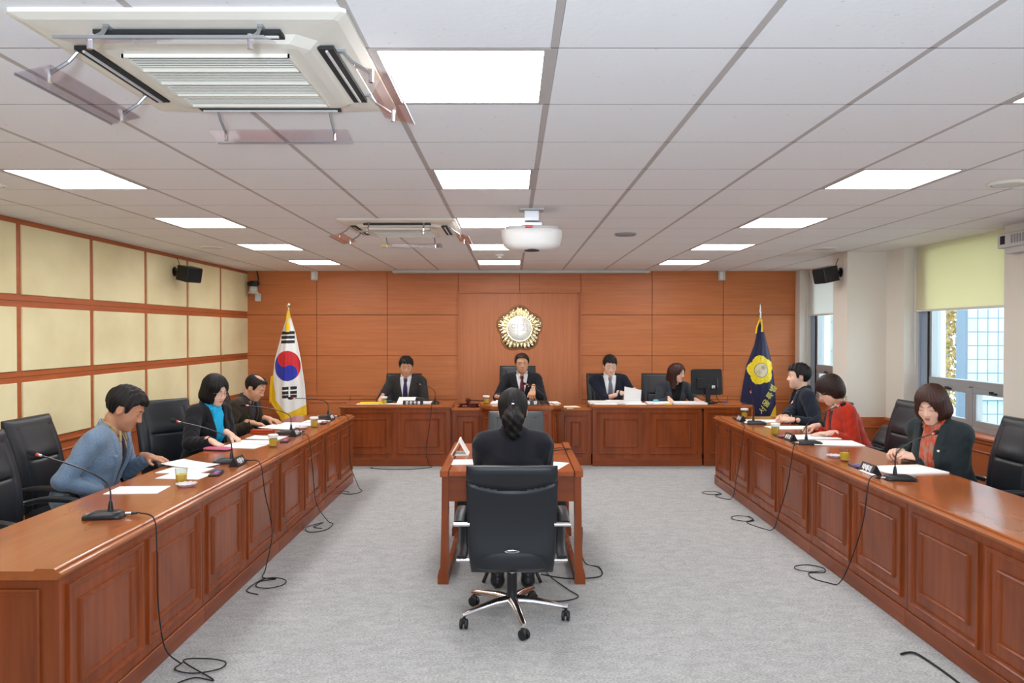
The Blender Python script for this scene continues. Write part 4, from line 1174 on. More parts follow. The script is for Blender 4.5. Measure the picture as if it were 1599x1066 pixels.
# computer monitor seen from behind
m_ = thing('computer_monitor', 'black computer monitor seen from behind at the right end of the front row', 'monitor', (2.62, 9.82, .765))
T = TR(-.11, 0, .27, R(-4), 0, R(6))
MB().add(*superloft([(-.015, 0, 0, .205, .165), (.0, 0, 0, .207, .167), (.012, 0, 0, .200, .160)], 40, 16), M['black'], T @ TR(0, 0, 0, R(90), 0, 0)).build('screen_shell', m_)
MB().box(-.14, .14, -.045, -.01, -.09, .05, M['black'], T, b=.012).build('rear_housing', m_)
MB().box(-.19, .19, .014, .017, -.145, .145, M['ph_screen'], T).build('screen', m_)
MB().box(-.03, .03, -.05, -.025, -.27, -.03, M['black'], T, b=.005).box(-.12, .12, -.09, .09, -.27, -.258, M['black'], TR(-.11, 0, .27, 0, 0, R(6)), b=.004).build('stand', m_)
cb = MB().tube(spline([T @ Vector((.07, -.05, -.06)), T @ Vector((.08, -.08, -.12)), T @ Vector((.12, -.08, -.24)), T @ Vector((.2, -.10, -.262))], 8), .005, M['black_soft'], 6)
cb.tube(spline([T @ Vector((-.09, -.03, -.09)), T @ Vector((-.06, -.07, -.18)), T @ Vector((.06, -.09, -.25)), T @ Vector((.16, -.06, -.262))], 8), .004, M['black_soft'], 6)
cb.build('cable', m_, smooth=True)
MB().box(.05, .09, -.058, -.043, -.085, -.045, M['white'], T, b=.004).tube([T @ Vector((.19, -.10, -.258)), T @ Vector((.23, -.11, -.258))], .010, M['blue_p'], 8).build('plug', m_)
# desk tools by the clerks
s = thing('stapler', 'teal and black stapler under the hand of the man with the purple tie', 'stapler', (-1.63, 9.93, .755), R(20))
MB().box(-.07, .07, -.02, .02, 0, .012, M['black'], b=.004).build('base', s)
MB().box(-.065, .065, -.016, .016, .014, .034, mat('teal_plastic', (.01, .10, .11), .35), b=.006).build('lever', s)
MB().box(1.95, 2.02, 9.63, 9.67, .756, .776, M['yellow'], b=.003).build('adhesive_notes')
tag([o for o in COL.objects if o.name == 'adhesive_notes'][0], 'small yellow block of notes before the long-haired woman', 'notes')
MB().box(1.80, 1.86, 9.62, 9.66, .756, .772, M['ivory'], b=.003).build('eraser')
tag([o for o in COL.objects if o.name == 'eraser'][0], 'small ivory block beside the clipped papers', 'eraser')
MB().box(1.84, 1.90, 9.88, 9.93, .775, .80, mat('cyan_box', (.10, .45, .62), .4), b=.004).build('tape_box')
tag([o for o in COL.objects if o.name == 'tape_box'][0], 'small light blue box on the papers by the long-haired woman', 'box')
# items on the middle table
t = thing('table_sign', 'white triangular table sign seen end-on at the far left of the middle table', 'table sign', (-.395, 5.78, .753))
for a in range(3):
    an = R(120 * a)
    T = TR(0, 0, .0433 * .9, 0, an, 0)
    MB().box(-.070, .070, -.09, .09, -.040, -.030, M['white'], T, b=.003).build('side_plate', t)
sheet('white sheet on the middle table left of the witness', -.30, 5.42, .7525, R(3), .30, .21, .002)
sheet('white papers on the middle table right of the witness', .24, 5.28, .7525, R(-20), .24, .30, .003)
# footrest bars under the middle table
s = thing('footrest', 'black footrest bar under the middle table before the shoes of the witness', 'footrest', (0, 5.12, 0))
MB().tube([(-.19, -.06, .015), (-.15, .08, .075)], .012, M['black'], 10).build('leg', s); MB().tube([(.19, -.06, .015), (.15, .08, .075)], .012, M['black'], 10).build('leg', s)
MB().tube([(-.16, .06, .07), (.16, .06, .07)], .012, M['black'], 10).build('crossbar', s)

# ------------------------------------------------------------------ emblem on the back wall
em = thing('wall_emblem', 'gold five-lobed flower emblem with pale round centre on the back wall', 'emblem', (.112, YB - .006, 1.727))
def flower_r(a, R0=.335):
    k = (a - math.pi / 2) / (2 * math.pi / 5)
    f = abs(k - round(k)) * 2          # 0 at lobe centre, 1 between lobes
    r = R0 * (1 - .16 * f ** 1.6)
    r += R0 * .022 * abs(math.sin(a * 15 / 2 * 2 / 1)) * 1.0
    return r
def flower(mb, s, y0, y1, m, ridge=0.0, rin=.0, n=480, nr=14):
    vs, fs = [], []
    for j in range(nr + 1):
        q = j / nr
        for i in range(n):
            a = 2 * math.pi * i / n
            ro = flower_r(a) * s
            r = rin + (ro - rin) * q
            rd = ridge * math.cos(a * 30) * math.sin(math.pi * min(1, .15 + .8 * q)) + ridge * .6 * math.cos(a * 15 + 1)
            edge = (1 - q ** 6)
            vs.append((r * math.cos(a), y0 + (y1 - y0) * edge ** .5 + rd * edge, r * math.sin(a)))
    for j in range(nr): fs += [(j * n + i, j * n + (i + 1) % n, (j + 1) * n + (i + 1) % n, (j + 1) * n + i) for i in range(n)]
    mb.add(vs, fs, m)
mb = MB(); flower(mb, 1.05, 0, -.012, M['gold_dark'], 0, .01); mb.build('backing', em, smooth=True)
mb = MB(); flower(mb, .985, -.006, -.035, M['gold'], .014, .16); mb.build('petals', em, smooth=True)
MB().lathe([(.001, .050), (.165, .050), (.178, .046), (.183, .03), (.183, 0)], M['gold_light'], TR(0, 0, 0, R(90), 0, 0), 64, cap=False).build('centre_disc', em, smooth=True)
MB().lathe([(.176, .047), (.180, .056), (.186, .056), (.190, .040)], M['gold'], TR(0, 0, 0, R(90), 0, 0), 64, cap=False).build('ring', em, smooth=True)
text('lettering', '의회', .15, TR(0, -.053, 0, R(90), 0, 0), M['white'], em, .001, .002)

# ------------------------------------------------------------------ flags
def lerp_tab(tab, y):
    for (a, va), (b, vb) in zip(tab, tab[1:]):
        if y <= b: return va + (vb - va) * max(0, (y - a) / (b - a))
    return tab[-1][1]
def make_flag(name, label, cat_root, ax, Y, k, apex, L, Rt, bot, paint, folds, mats, nu=150, nv=300, floor_z=0.0):
    """cloth outline tables are in flag units: u right, d down from the top of the pole; k = metres per unit"""
    root = thing(name, label, 'flag', (ax, Y, 0))
    z_top = apex
    vs, fs, mi = [], [], []
    def pos(u, v):
        db = lerp_tab(bot, u)
        d = bot_top + v * (db - bot_top)
        l, r = lerp_tab(L, d), lerp_tab(Rt, d)
        x = l + (r - l) * u
        return x, d
    bot_top = L[0][0]
    def depth(x, d):
        w_ = lerp_tab(Rt, d) - lerp_tab(L, d)
        q = (x - lerp_tab(L, d)) / max(w_, .1)
        g = min(1, max(0, (d - bot_top) / 60))
        return -.05 * g * math.sin(math.pi * q) + g * sum(a * math.sin(f * q * math.pi * 2 + p + d * .004) for a, f, p in folds)
    for j in range(nv + 1):
        for i in range(nu + 1):
            x, d = pos(i / nu, j / nv)
            vs.append((x * k, depth(x, d), z_top - d * k))
    for j in range(nv):
        for i in range(nu):
            a = j * (nu + 1) + i
            fs.append((a, a + 1, a + nu + 2, a + nu + 1))
            x, d = pos((i + .5) / nu, (j + .5) / nv)
            mi.append(paint(x, d, (i + .5) / nu, (j + .5) / nv))
    me = bpy.data.meshes.new('cloth')
    me.from_pydata(vs, [], fs)
    for m in mats: me.materials.append(m)
    me.polygons.foreach_set('material_index', mi)
    me.polygons.foreach_set('use_smooth', [True] * len(fs))
    me.update()
    o = bpy.data.objects.new('cloth', me); COL.objects.link(o); o.parent = root
    so = o.modifiers.new('thickness', 'SOLIDIFY'); so.thickness = .003
    return root, depth
# national flag : x relative to the pole (px 451), d = px below 474
KF = .00908
def paint_kr(x, d, u, v):
    px, py = x + 451, d + 474
    l_b, r_b = u, 1 - u
    # fringe bands along the lower left and the bottom
    if py > 585 and u < .14 * min(1, (py - 585) / 30) + .0: return 3
    if v > .905: return 3
    cx, cy = 449.5, 571.0
    dx, dy = (px - cx) / 20.5, (py - cy) / 23.5
    rr_ = dx * dx + dy * dy
    if rr_ < 1:
        # yin-yang turned so that red sits upper right
        a = R(62)
        X, Yy = dx * math.cos(a) + dy * math.sin(a), -dx * math.sin(a) + dy * math.cos(a)
        red = Yy < 0
        if (X + .5) ** 2 + Yy ** 2 < .25: red = True
        if (X - .5) ** 2 + Yy ** 2 < .25: red = False
        return 1 if red else 2
    for yy in (519.5, 526.5, 533.5):
        if abs(py - yy - (px - 450) * -.03) < 2.4 and abs(px - 450) < 10.5: return 4
    for yy in (605.5, 612.5, 618.5):
        if abs(py - yy - (px - 453) * -.05) < 2.4 and 1.2 < abs(px - 453) < 11: return 4
    return 0
fl, dep = make_flag('national_flag', 'white national flag with red and blue circle hanging from a gold-tipped pole at left', 'flag', (451 - 799.5) * 10.8 / 1190, 10.8, KF, 2.08,
    [(15, -1.5), (46, -11), (86, -22), (126, -27), (152, -28), (220, -27)],
    [(15, 1.5), (46, 11), (86, 19), (126, 25), (166, 28), (220, 28)],
    [(0, 152), (.30, 176), (.45, 186), (.55, 185), (1, 172)], paint_kr, [(.012, 1.5, .4), (.006, 3.5, 1.0)], [M['f_white'], M['f_red'], M['f_blue'], M['gold_f'], M['f_black']])
# ragged fringe threads on the lower left edge
fr = MB()
rr = random.Random(5)
for i in range(110):
    d = 112 + i * .36
    l = lerp_tab([(15, -1.5), (46, -11), (86, -22), (126, -27), (152, -28), (220, -27)], d)
    x = l * KF; z = 2.08 - d * KF
    fr.tube([(x + .01, -.012, z), (x - .010 - rr.random() * .012, -.014, z - .012), (x - .008 - rr.random() * .02, -.010, z - .035)], .003, M['gold_f'], 4)
for i in range(150):
    u = i / 149
    d = lerp_tab([(0, 152), (.30, 176), (.45, 186), (.55, 185), (1, 172)], u)
    x = (-28 + 56 * u) * KF; z = 2.08 - d * KF
    y = dep(x / KF, d)
    fr.tube([(x, y - .004, z + .02), (x + rr.uniform(-.004, .004), y - .006, z - .025 - rr.random() * .01)], .003, M['gold_f'], 4)
fr.build('fringe', fl)
MB().lathe([(.012, -.03), (.012, 0), (.020, .004), (.024, .014), (.03, .03), (.033, .045), (.028, .062), (.015, .073), (.001, .077)], M['gold'], TR(0, 0, 2.02), 20, cap=False).build('finial', fl, smooth=True)
MB().tube([(0, .03, .03), (0, .03, 1.7), (0, 0, 2.0)], .014, M['steel'], 12).build('pole', fl, smooth=True)
MB().lathe([(.17, 0), (.17, .02), (.12, .035), (.04, .05), (.03, .12)], M['gold'], TR(0, .03, 0), 28).build('pole_base', fl, smooth=True)
ts = MB()
ts.tube(spline([(0, -.02, 1.985), (.02, -.03, 1.93), (.035, -.035, 1.87)], 6), .008, M['gold_f'], 8)
ts.tube(spline([(0, -.02, 1.985), (-.015, -.035, 1.92), (-.02, -.04, 1.84)], 6), .008, M['gold_f'], 8)
ts.tube([(-.0, -.06, 1.83), (.0, -.065, 1.80), (.0, -.065, 1.68)], [.014, .026, .030], M['gold_f'], 12)
ts.tube([(.0, -.03, 1.96), (.0, -.06, 1.82)], .012, M['gold_f'], 8)
ts.build('tassel', fl, smooth=True)

KN = .0089
AX = (1187 - 799.5) * 10.6 / 1190
def em_rad(a):
    k = (a - R(100)) / (2 * math.pi / 5)
    f = abs(k - round(k)) * 2
    return 22.0 * (1 - .17 * f ** 1.5) * (1 + .025 * abs(math.sin(a * 12)))
def paint_n(x, d, u, v):
    px, py = x + 1187, d + 478
    dx, dy = px - 1187.3, py - 577.5
    r = math.hypot(dx * 1.06, dy * .96)
    a = math.atan2(-dy, dx)
    if r < em_rad(a):
        if r < 11: return 2 if r < 10.3 else 0
        if 13 < r < em_rad(a) - 2 and abs(math.sin(a * 7.5)) < .06: return 3
        return 1
    if u > .80 and py > 632 + (1 - u) * 90: return 4
    return 0
LN = [(24, -2), (60, -9), (92, -21), (120, -26), (152, -31), (158, -31), (230, -31)]
RN = [(24, 2), (80, 17), (110, 22), (132, 24.5), (170, 26), (230, 26)]
fn, depn = make_flag('council_flag', 'navy flag with yellow flower emblem and yellow Korean lettering at right', 'flag', AX, 10.6, KN, 2.035, LN, RN,
    [(0, 150), (.17, 153), (.36, 156), (.375, 186), (1, 186)], paint_n, [(.014, 1.2, .2), (.006, 3.0, 2.0)],
    [M['f_navy'], M['f_yellow'], M['f_disc'], mat('emblem_line', (.35, .25, .01), .6), M['gold_f']])
def on_n(co):
    return Vector((co.x, depn(co.x / KN, (2.035 - co.z) / KN) - .006 + co.y, co.z))
for ch, px, py, rz in (('서', 1189, 640, 47), ('울', 1195.5, 629.5, 52), ('특', 1202, 618, 55), ('별', 1208, 607, 58)):
    text('lettering', ch, .115, TR((px - 1187) * KN, 0, 2.035 - (py - 478) * KN) @ Matrix.Rotation(R(-rz), 4, 'Y') @ Matrix.Rotation(R(90), 4, 'X') , M['f_ytext'], fn, .001, .001, on_n)
for ch, dx, dz in (('의', -3.5, 3.5), ('회', 3.5, -3.5)):
    text('emblem_lettering', ch, .075, TR((dx + .3) * KN, 0, 2.035 - (577.5 - 478 + dz) * KN) @ Matrix.Rotation(R(-45), 4, 'Y') @ Matrix.Rotation(R(90), 4, 'X'), mat('emblem_text', (.42, .33, .10), .6), fn, .001, .0, on_n)
MB().lathe([(.010, 0), (.012, .03), (.018, .05), (.010, .07), (.014, .09), (.001, .16)], M['chrome'], TR(0, 0, 1.91), 16, cap=False).build('finial', fn, smooth=True)
MB().tube([(0, .03, .03), (0, .03, 1.6), (0, 0, 1.92)], .014, M['steel'], 12).build('pole', fn, smooth=True)
MB().lathe([(.17, 0), (.17, .02), (.12, .035), (.04, .05), (.03, .12)], M['gold'], TR(0, .03, 0), 28).build('pole_base', fn, smooth=True)
ts = MB()
ts.tube(spline([(0, -.02, 1.87), (-.05, -.03, 1.76), (-.07, -.03, 1.66)], 6), [.012] * 13, M['gold_f'], 8)
ts.tube([(0, -.03, 1.86), (.015, -.035, 1.76), (.015, -.035, 1.68)], [.012, .012, .016], M['gold_f'], 8)
ts.tube([(-.02, -.02, 1.87), (.02, -.02, 1.83)], .016, M['gold_f'], 8)
ts.build('tassel', fn, smooth=True)
# ------------------------------------------------------------------ people: signed-distance modelling
def sdf_mesh(f, lo, hi, h):
    lo = np.array(lo, float); hi = np.array(hi, float)
    n = np.ceil((hi - lo) / h).astype(int) + 1
    ax = [lo[i] + h * np.arange(n[i]) for i in range(3)]
    G = np.stack(np.meshgrid(*ax, indexing='ij'), -1).reshape(-1, 3)
    V = np.empty(len(G))
    for s_ in range(0, len(G), 200000): V[s_:s_ + 200000] = f(G[s_:s_ + 200000])
    V = V.reshape(n)
    nx, ny, nz = n
    ins = V < 0
    acc = np.zeros((nx - 1, ny - 1, nz - 1, 3)); cnt = np.zeros((nx - 1, ny - 1, nz - 1))
    quads = []
    for a in range(3):
        sl0 = [slice(None)] * 3; sl1 = [slice(None)] * 3
        sl0[a] = slice(0, -1); sl1[a] = slice(1, None)
        A, B = V[tuple(sl0)], V[tuple(sl1)]
        cr = (A < 0) != (B < 0)
        I = np.argwhere(cr)
        if not len(I): continue
        va, vb = A[cr], B[cr]
        t = va / (va - vb)
        P = lo + I * h
        P[:, a] += t * h
        b, c = [(1, 2), (2, 0), (0, 1)][a]
        cells = []
        for db, dc in ((-1, -1), (0, -1), (0, 0), (-1, 0)):
            J = I.copy(); J[:, b] += db; J[:, c] += dc
            ok = (J >= 0).all(1) & (J[:, 0] < nx - 1) & (J[:, 1] < ny - 1) & (J[:, 2] < nz - 1)
            cells.append((J, ok))
            np.add.at(acc, tuple(J[ok].T), P[ok]); np.add.at(cnt, tuple(J[ok].T), 1)
        okk = cells[0][1] & cells[1][1] & cells[2][1] & cells[3][1]
        q = np.stack([np.ravel_multi_index(tuple(J[okk].T), (nx - 1, ny - 1, nz - 1)) for J, _ in cells], 1)
        fl_ = (va[okk] >= 0)
        q[fl_] = q[fl_][:, ::-1]
        quads.append(q)
    Q = np.concatenate(quads)
    used = np.unique(Q)
    remap = np.zeros((nx - 1) * (ny - 1) * (nz - 1), int); remap[used] = np.arange(len(used))
    P = acc.reshape(-1, 3)[used] / cnt.reshape(-1)[used][:, None]
    # one Newton step onto the surface
    e = h * .3
    d = f(P)
    g = np.stack([f(P + np.eye(3)[i] * e) - f(P - np.eye(3)[i] * e) for i in range(3)], 1) / (2 * e)
    gn = np.maximum((g ** 2).sum(1), .25)
    P = P - np.clip(d / gn, -h * .6, h * .6)[:, None] * g
    return P, remap[Q]
def cap(P, a, b, r1, r2):
    a = np.array(a, float); b = np.array(b, float)
    ab = b - a
    t = np.clip(((P - a) @ ab) / (ab @ ab), 0, 1)
    return np.linalg.norm(P - a - t[:, None] * ab, axis=1) - (r1 + (r2 - r1) * t)
def ell(P, c, r):
    q = (P - np.array(c, float)) / np.array(r, float)
    k0 = np.linalg.norm(q, axis=1)
    k1 = np.linalg.norm(q / np.array(r, float), axis=1) + 1e-9
    return k0 * (k0 - 1) / k1
def smin(a, b, k):
    h = np.clip(.5 + .5 * (b - a) / k, 0, 1)
    return b + (a - b) * h - k * h * (1 - h)
def smax(a, b, k): return -smin(-a, -b, k)
def loc_(P, T):
    Ti = np.array(T.inverted())
    return P @ Ti[:3, :3].T + Ti[:3, 3]
def to_(P, T):
    T = np.array(T)
    return P @ T[:3, :3].T + T[:3, 3]

def head_sdf(P, fem=0.0, wide=1.0):
    x, y, z = P[:, 0], P[:, 1], P[:, 2]
    d = ell(P, (0, -.012, .035), (.078 * wide, .096, .086))
    d = smin(d, ell(P, (0, .020, -.022), (.0655 * wide, .070, .088 - .004 * fem)), .03)
    d = smin(d, ell(P, (0, .030, -.066), (.049 * wide - .004 * fem, .050, .042)), .03)
    d = smin(d, cap(P, (-.008, .064, -.094), (.008, .064, -.094), .017, .017), .025)
    for s in (-1, 1):
        d = smin(d, ell(P, (s * .038, .050, -.026), (.026, .028, .028)), .025)
        d = smax(d, -ell(P, (s * .031, .106, .010), (.018, .020, .012)), .018)
        d = smin(d, ell(P, (s * .031, .074, .009), (.0155, .0135, .012)), .007)
        d = smin(d, cap(P, (s * .014, .084, .030), (s * .046, .070, .029), .007, .005), .014)
        d = smin(d, ell(P, (s * .013, .091, -.030), (.0085, .010, .008)), .008)
        d = smin(d, ell(P, (s * .078 * wide, -.008, -.002), (.008, .019, .031)), .008)
        d = smax(d, -ell(P, (s * .088 * wide, .0, .0), (.006, .010, .019)), .006)
    d = smin(d, cap(P, (0, .082, .018), (0, .103, -.026), .006, .0105), .012)
    d = smin(d, cap(P, (-.016, .082, -.054), (.016, .082, -.054), .0065, .0065), .008)
    d = smin(d, cap(P, (-.012, .080, -.064), (.012, .080, -.064), .0075, .0075), .008)
    d = smax(d, -cap(P, (-.022, .093, -.0585), (.022, .093, -.0585), .0022, .0022), .004)
    return d

def strands(P, amp, fr=70):
    a = np.arctan2(P[:, 0], P[:, 1] + .02)
    return amp * (np.sin(a * fr * .35 + P[:, 2] * 18) * .6 + np.sin(a * fr * .8 + P[:, 2] * 31 + 1) * .4 + .8 * np.sin(P[:, 0] * 90 + 2) * np.sin(P[:, 1] * 75) * .6)

def hair_sdf(P, style, wide=1.0):
    x, y, z = P[:, 0], P[:, 1], P[:, 2]
    ax = np.abs(x)
    def line(tab):
        return np.interp(y, [t[0] for t in tab], [t[1] for t in tab])
    if style in ('short', 'parted', 'spiky', 'bald'):
        g = {'short': .014, 'parted': .014, 'spiky': .018, 'bald': .011}[style]
        d = ell(P, (0, -.012, .038), (.078 * wide + g * .75, .096 + g, .086 + g))
        d = smin(d, ell(P, (0, .030, .072), (.060, .058, .046)), .03)
        hl = line([(-.12, -.075), (-.07, -.070), (-.035, -.045), (-.02, .018), (.012, .026), (.020, -.010), (.034, -.008), (.044, .040), (.058, .062), (.075, .070), (.11, .074)])
        if style == 'parted':
            hl = hl + np.where(y > .045, .010 + .35 * np.clip(x + .02, -.05, .06) * .4, 0)
        if style == 'short':
            hl = hl + np.where(y > .05, .007 * np.sin(x * 150) - .004 + .12 * x, 0)
            d = d + .0035 * np.sin(x * 130 + y * 60) * np.sin(y * 120)
        if style == 'bald':
            hl = hl + np.where(y > .045, .018, 0)
        if style == 'spiky':
            hl = hl + np.where(y > .05, .008 * np.sin(x * 210 + 1) + .002, 0)
            d = d + .006 * np.sin(x * 95 + y * 40) * np.sin(y * 110 - 1) * (z > .07)
        d = np.maximum(d, (hl - z) * .8)
        if style == 'bald':
            d = smax(d, -ell(P, (0, -.005, .130), (.048, .070, .045)), .012)
        return d + strands(P, .0016)
    if style in ('bob', 'bobfringe', 'long', 'shortbob'):
        d = ell(P, (0, -.012, .034), (.096, .114, .106))
        zb = {'bob': -.115, 'bobfringe': -.10, 'long': -.235, 'shortbob': -.085}[style]
        if style == 'long':
            d = smin(d, cap(P, (0, -.045, .0), (0, -.070, -.20), .100, .085), .04)
            d = smin(d, cap(P, (.060, -.01, -.02), (.068, .020, -.20), .036, .030), .03)
            d = smin(d, cap(P, (-.060, -.01, -.02), (-.068, .020, -.20), .036, .030), .03)
        elif style == 'shortbob':
            d = smin(d, ell(P, (0, -.035, -.020), (.092, .082, .088)), .03)
        else:
            d = smin(d, ell(P, (0, -.020, -.048), (.112, .100, .080)), .04)
        d = smax(d, zb + .010 * np.sin(P[:, 0] * 60) - z + .25 * np.clip(y, -.1, .1), .015)
        top = {'bob': .066, 'bobfringe': .060, 'long': .070, 'shortbob': .040}[style]
        half = {'bob': .052, 'bobfringe': .054, 'long': .058, 'shortbob': .058}[style]
        # open the face
        win = ell(P, (0, .115, -.045), (half, .105, .045 + top + .010))
        if style == 'shortbob':
            win = smin(win, ell(P, (0, .10, -.09), (.075, .075, .06)), .02)
        d = smax(d, -win, .010)
        return d + strands(P, .0022, 90)
    # tied back
    d = ell(P, (0, -.014, .036), (.088, .108, .098))
    d = smin(d, ell(P, (0, -.045, -.03), (.074, .062, .062)), .03)
    hl = line([(-.14, -.09), (-.06, -.085), (-.03, -.03), (.0, .005), (.02, .02), (.05, .07), (.11, .085)])
    d = np.maximum(d, (hl - z) * .8)
    t = smin(cap(P, (0, -.105, .01), (0, -.125, -.05), .026, .058), cap(P, (0, -.125, -.05), (.004, -.112, -.125), .060, .046), .03) + .005 * np.sin(x * 120 + z * 30) * np.sin(z * 90)
    return smin(d, t, .012) + strands(P, .0018, 60)

HF = {  # finger curls: four fingers (three joints), thumb angle
    'flat': ((8, 12, 8), 0.0), 'rest': ((22, 30, 18), .2), 'droop': ((40, 35, 20), .3), 'grip': ((55, 62, 38), .9), 'clasp': ((48, 55, 30), .6), 'point': ((14, 20, 12), .1)}
def hand_sdf(P, pose, s):
    (c1, c2, c3), th = HF[pose]
    d = None
    kn = [(-.033, .080, -.001), (-.0115, .088, .002), (.0105, .087, .002), (.031, .082, .0)]
    for i, k in enumerate(kn):
        c = cap(P, (k[0] * .55, .004, 0), k, .0125, .0110)
        d = c if d is None else smin(d, c, .012)
    d = smin(d, ell(P, (-.004, .045, -.006), (.036, .045, .012)), .012)
    d = smin(d, cap(P, (0, -.05, 0), (0, .01, 0), .0265, .024), .018)
    ln = [(.032, .020, .017), (.041, .027, .020), (.044, .029, .021), (.040, .025, .020)]
    fing = None
    for i, k in enumerate(kn):
        p = np.array(k); a = 0.0
        j = .85 + .1 * i if pose != 'point' or i < 3 else .35
        for q, (L, cc) in enumerate(zip(ln[i], (c1, c2, c3))):
            a += R(cc * j)
            sp = (i - 1.5) * .07 * (1 if pose in ('flat', 'point') else .5)
            e = p + L * np.array([math.sin(sp), math.cos(a) * math.cos(sp), -math.sin(a)])
            r0, r1 = ((.0092, .0085), (.0085, .0078), (.0078, .0066))[q]
            if i == 0: r0 *= .88; r1 *= .88
            c = cap(P, p, e, r0, r1)
            fing = c if fing is None else np.minimum(fing, c)
            p = e
    d = smin(d, fing, .005)
    # thumb leaves the side of the palm near its base
    a0 = np.array((.020, .018, -.008)); a1 = a0 + np.array((.030 * (1 - .4 * th), .030, -.010 - .014 * th))
    a2 = a1 + np.array((.016 * (1 - 1.3 * th), .026, -.006 - .010 * th)); a3 = a2 + np.array((.006 * (1 - 3 * th), .024, -.004 - .004 * th))
    d = smin(d, cap(P, a0, a1, .0155, .0115), .012)
    d = smin(d, np.minimum(cap(P, a1, a2, .0110, .0098), cap(P, a2, a3, .0098, .0078)), .005)
    return d

def mesh_obj(name, pieces, parent, smooth=True):
    """pieces: [(verts Nx3, quads Mx4, material or (function(face centres)->material list))]"""
    V, F, MI, mats, off = [], [], [], [], 0
    for P, Q, m in pieces:
        if isinstance(m, tuple):
            fn, ml = m
            for k in ml:
                if k not in mats: mats.append(k)
            idx = fn(P[Q].mean(1))
            MI.append(np.array([mats.index(k) for k in ml])[idx])
        else:
            if m not in mats: mats.append(m)
            MI.append(np.full(len(Q), mats.index(m)))
        V.append(P); F.append(Q + off); off += len(P)
    V = np.concatenate(V); F = np.concatenate(F); MI = np.concatenate(MI)
    me = bpy.data.meshes.new(name)
    me.from_pydata(V.tolist(), [], F.tolist())
    for m in mats: me.materials.append(m)
    me.polygons.foreach_set('material_index', MI.astype(np.int32))
    me.polygons.foreach_set('use_smooth', [smooth] * len(F))
    me.update()
    o = bpy.data.objects.new(name, me); COL.objects.link(o); o.parent = parent
    return o

def skin_mat(name, c):
    m = mat(name, c, .48, spec=.35, var=((30, 30, 30), (c[0] * .92, c[1] * .80, c[2] * .78), .5))
    m.node_tree.nodes['Principled BSDF'].inputs['Subsurface Weight'].default_value = .08
    m.node_tree.nodes['Principled BSDF'].inputs['Subsurface Radius'].default_value = (.02, .008, .004)
    return m
SK_M = skin_mat('warm_skin', (.60, .33, .20)); SK_L = skin_mat('light_skin', (.76, .50, .37)); SK_D = skin_mat('tan_skin', (.50, .255, .15))
M['hair'] = mat('black_hair', (.008, .006, .006), .48, spec=.3, bump=((260, 260, 30), .7, .004))
M['hair_b'] = mat('dark_brown_hair', (.022, .009, .006), .45, spec=.35, bump=((260, 260, 30), .7, .004))
M['hair_r'] = mat('reddish_brown_hair', (.040, .012, .007), .42, spec=.4, bump=((260, 260, 30), .7, .004))
M['lip'] = mat('natural_lips', (.48, .17, .13), .4)
M['lip_r'] = mat('red_lipstick', (.50, .03, .04), .35)
M['iris'] = mat('dark_eye', (.015, .010, .008), .2)
M['scl'] = mat('eye_white', (.70, .66, .62), .3)
M['specs'] = mat('thin_spectacle_frame', (.25, .24, .23), .3, metal=.6)
def cloth(name, c, rough=.85, sheen=.1, sc=220, bs=.25):
    return mat(name, c, rough, sheen=sheen, spec=.25, bump=((sc, sc, sc), bs, .002))

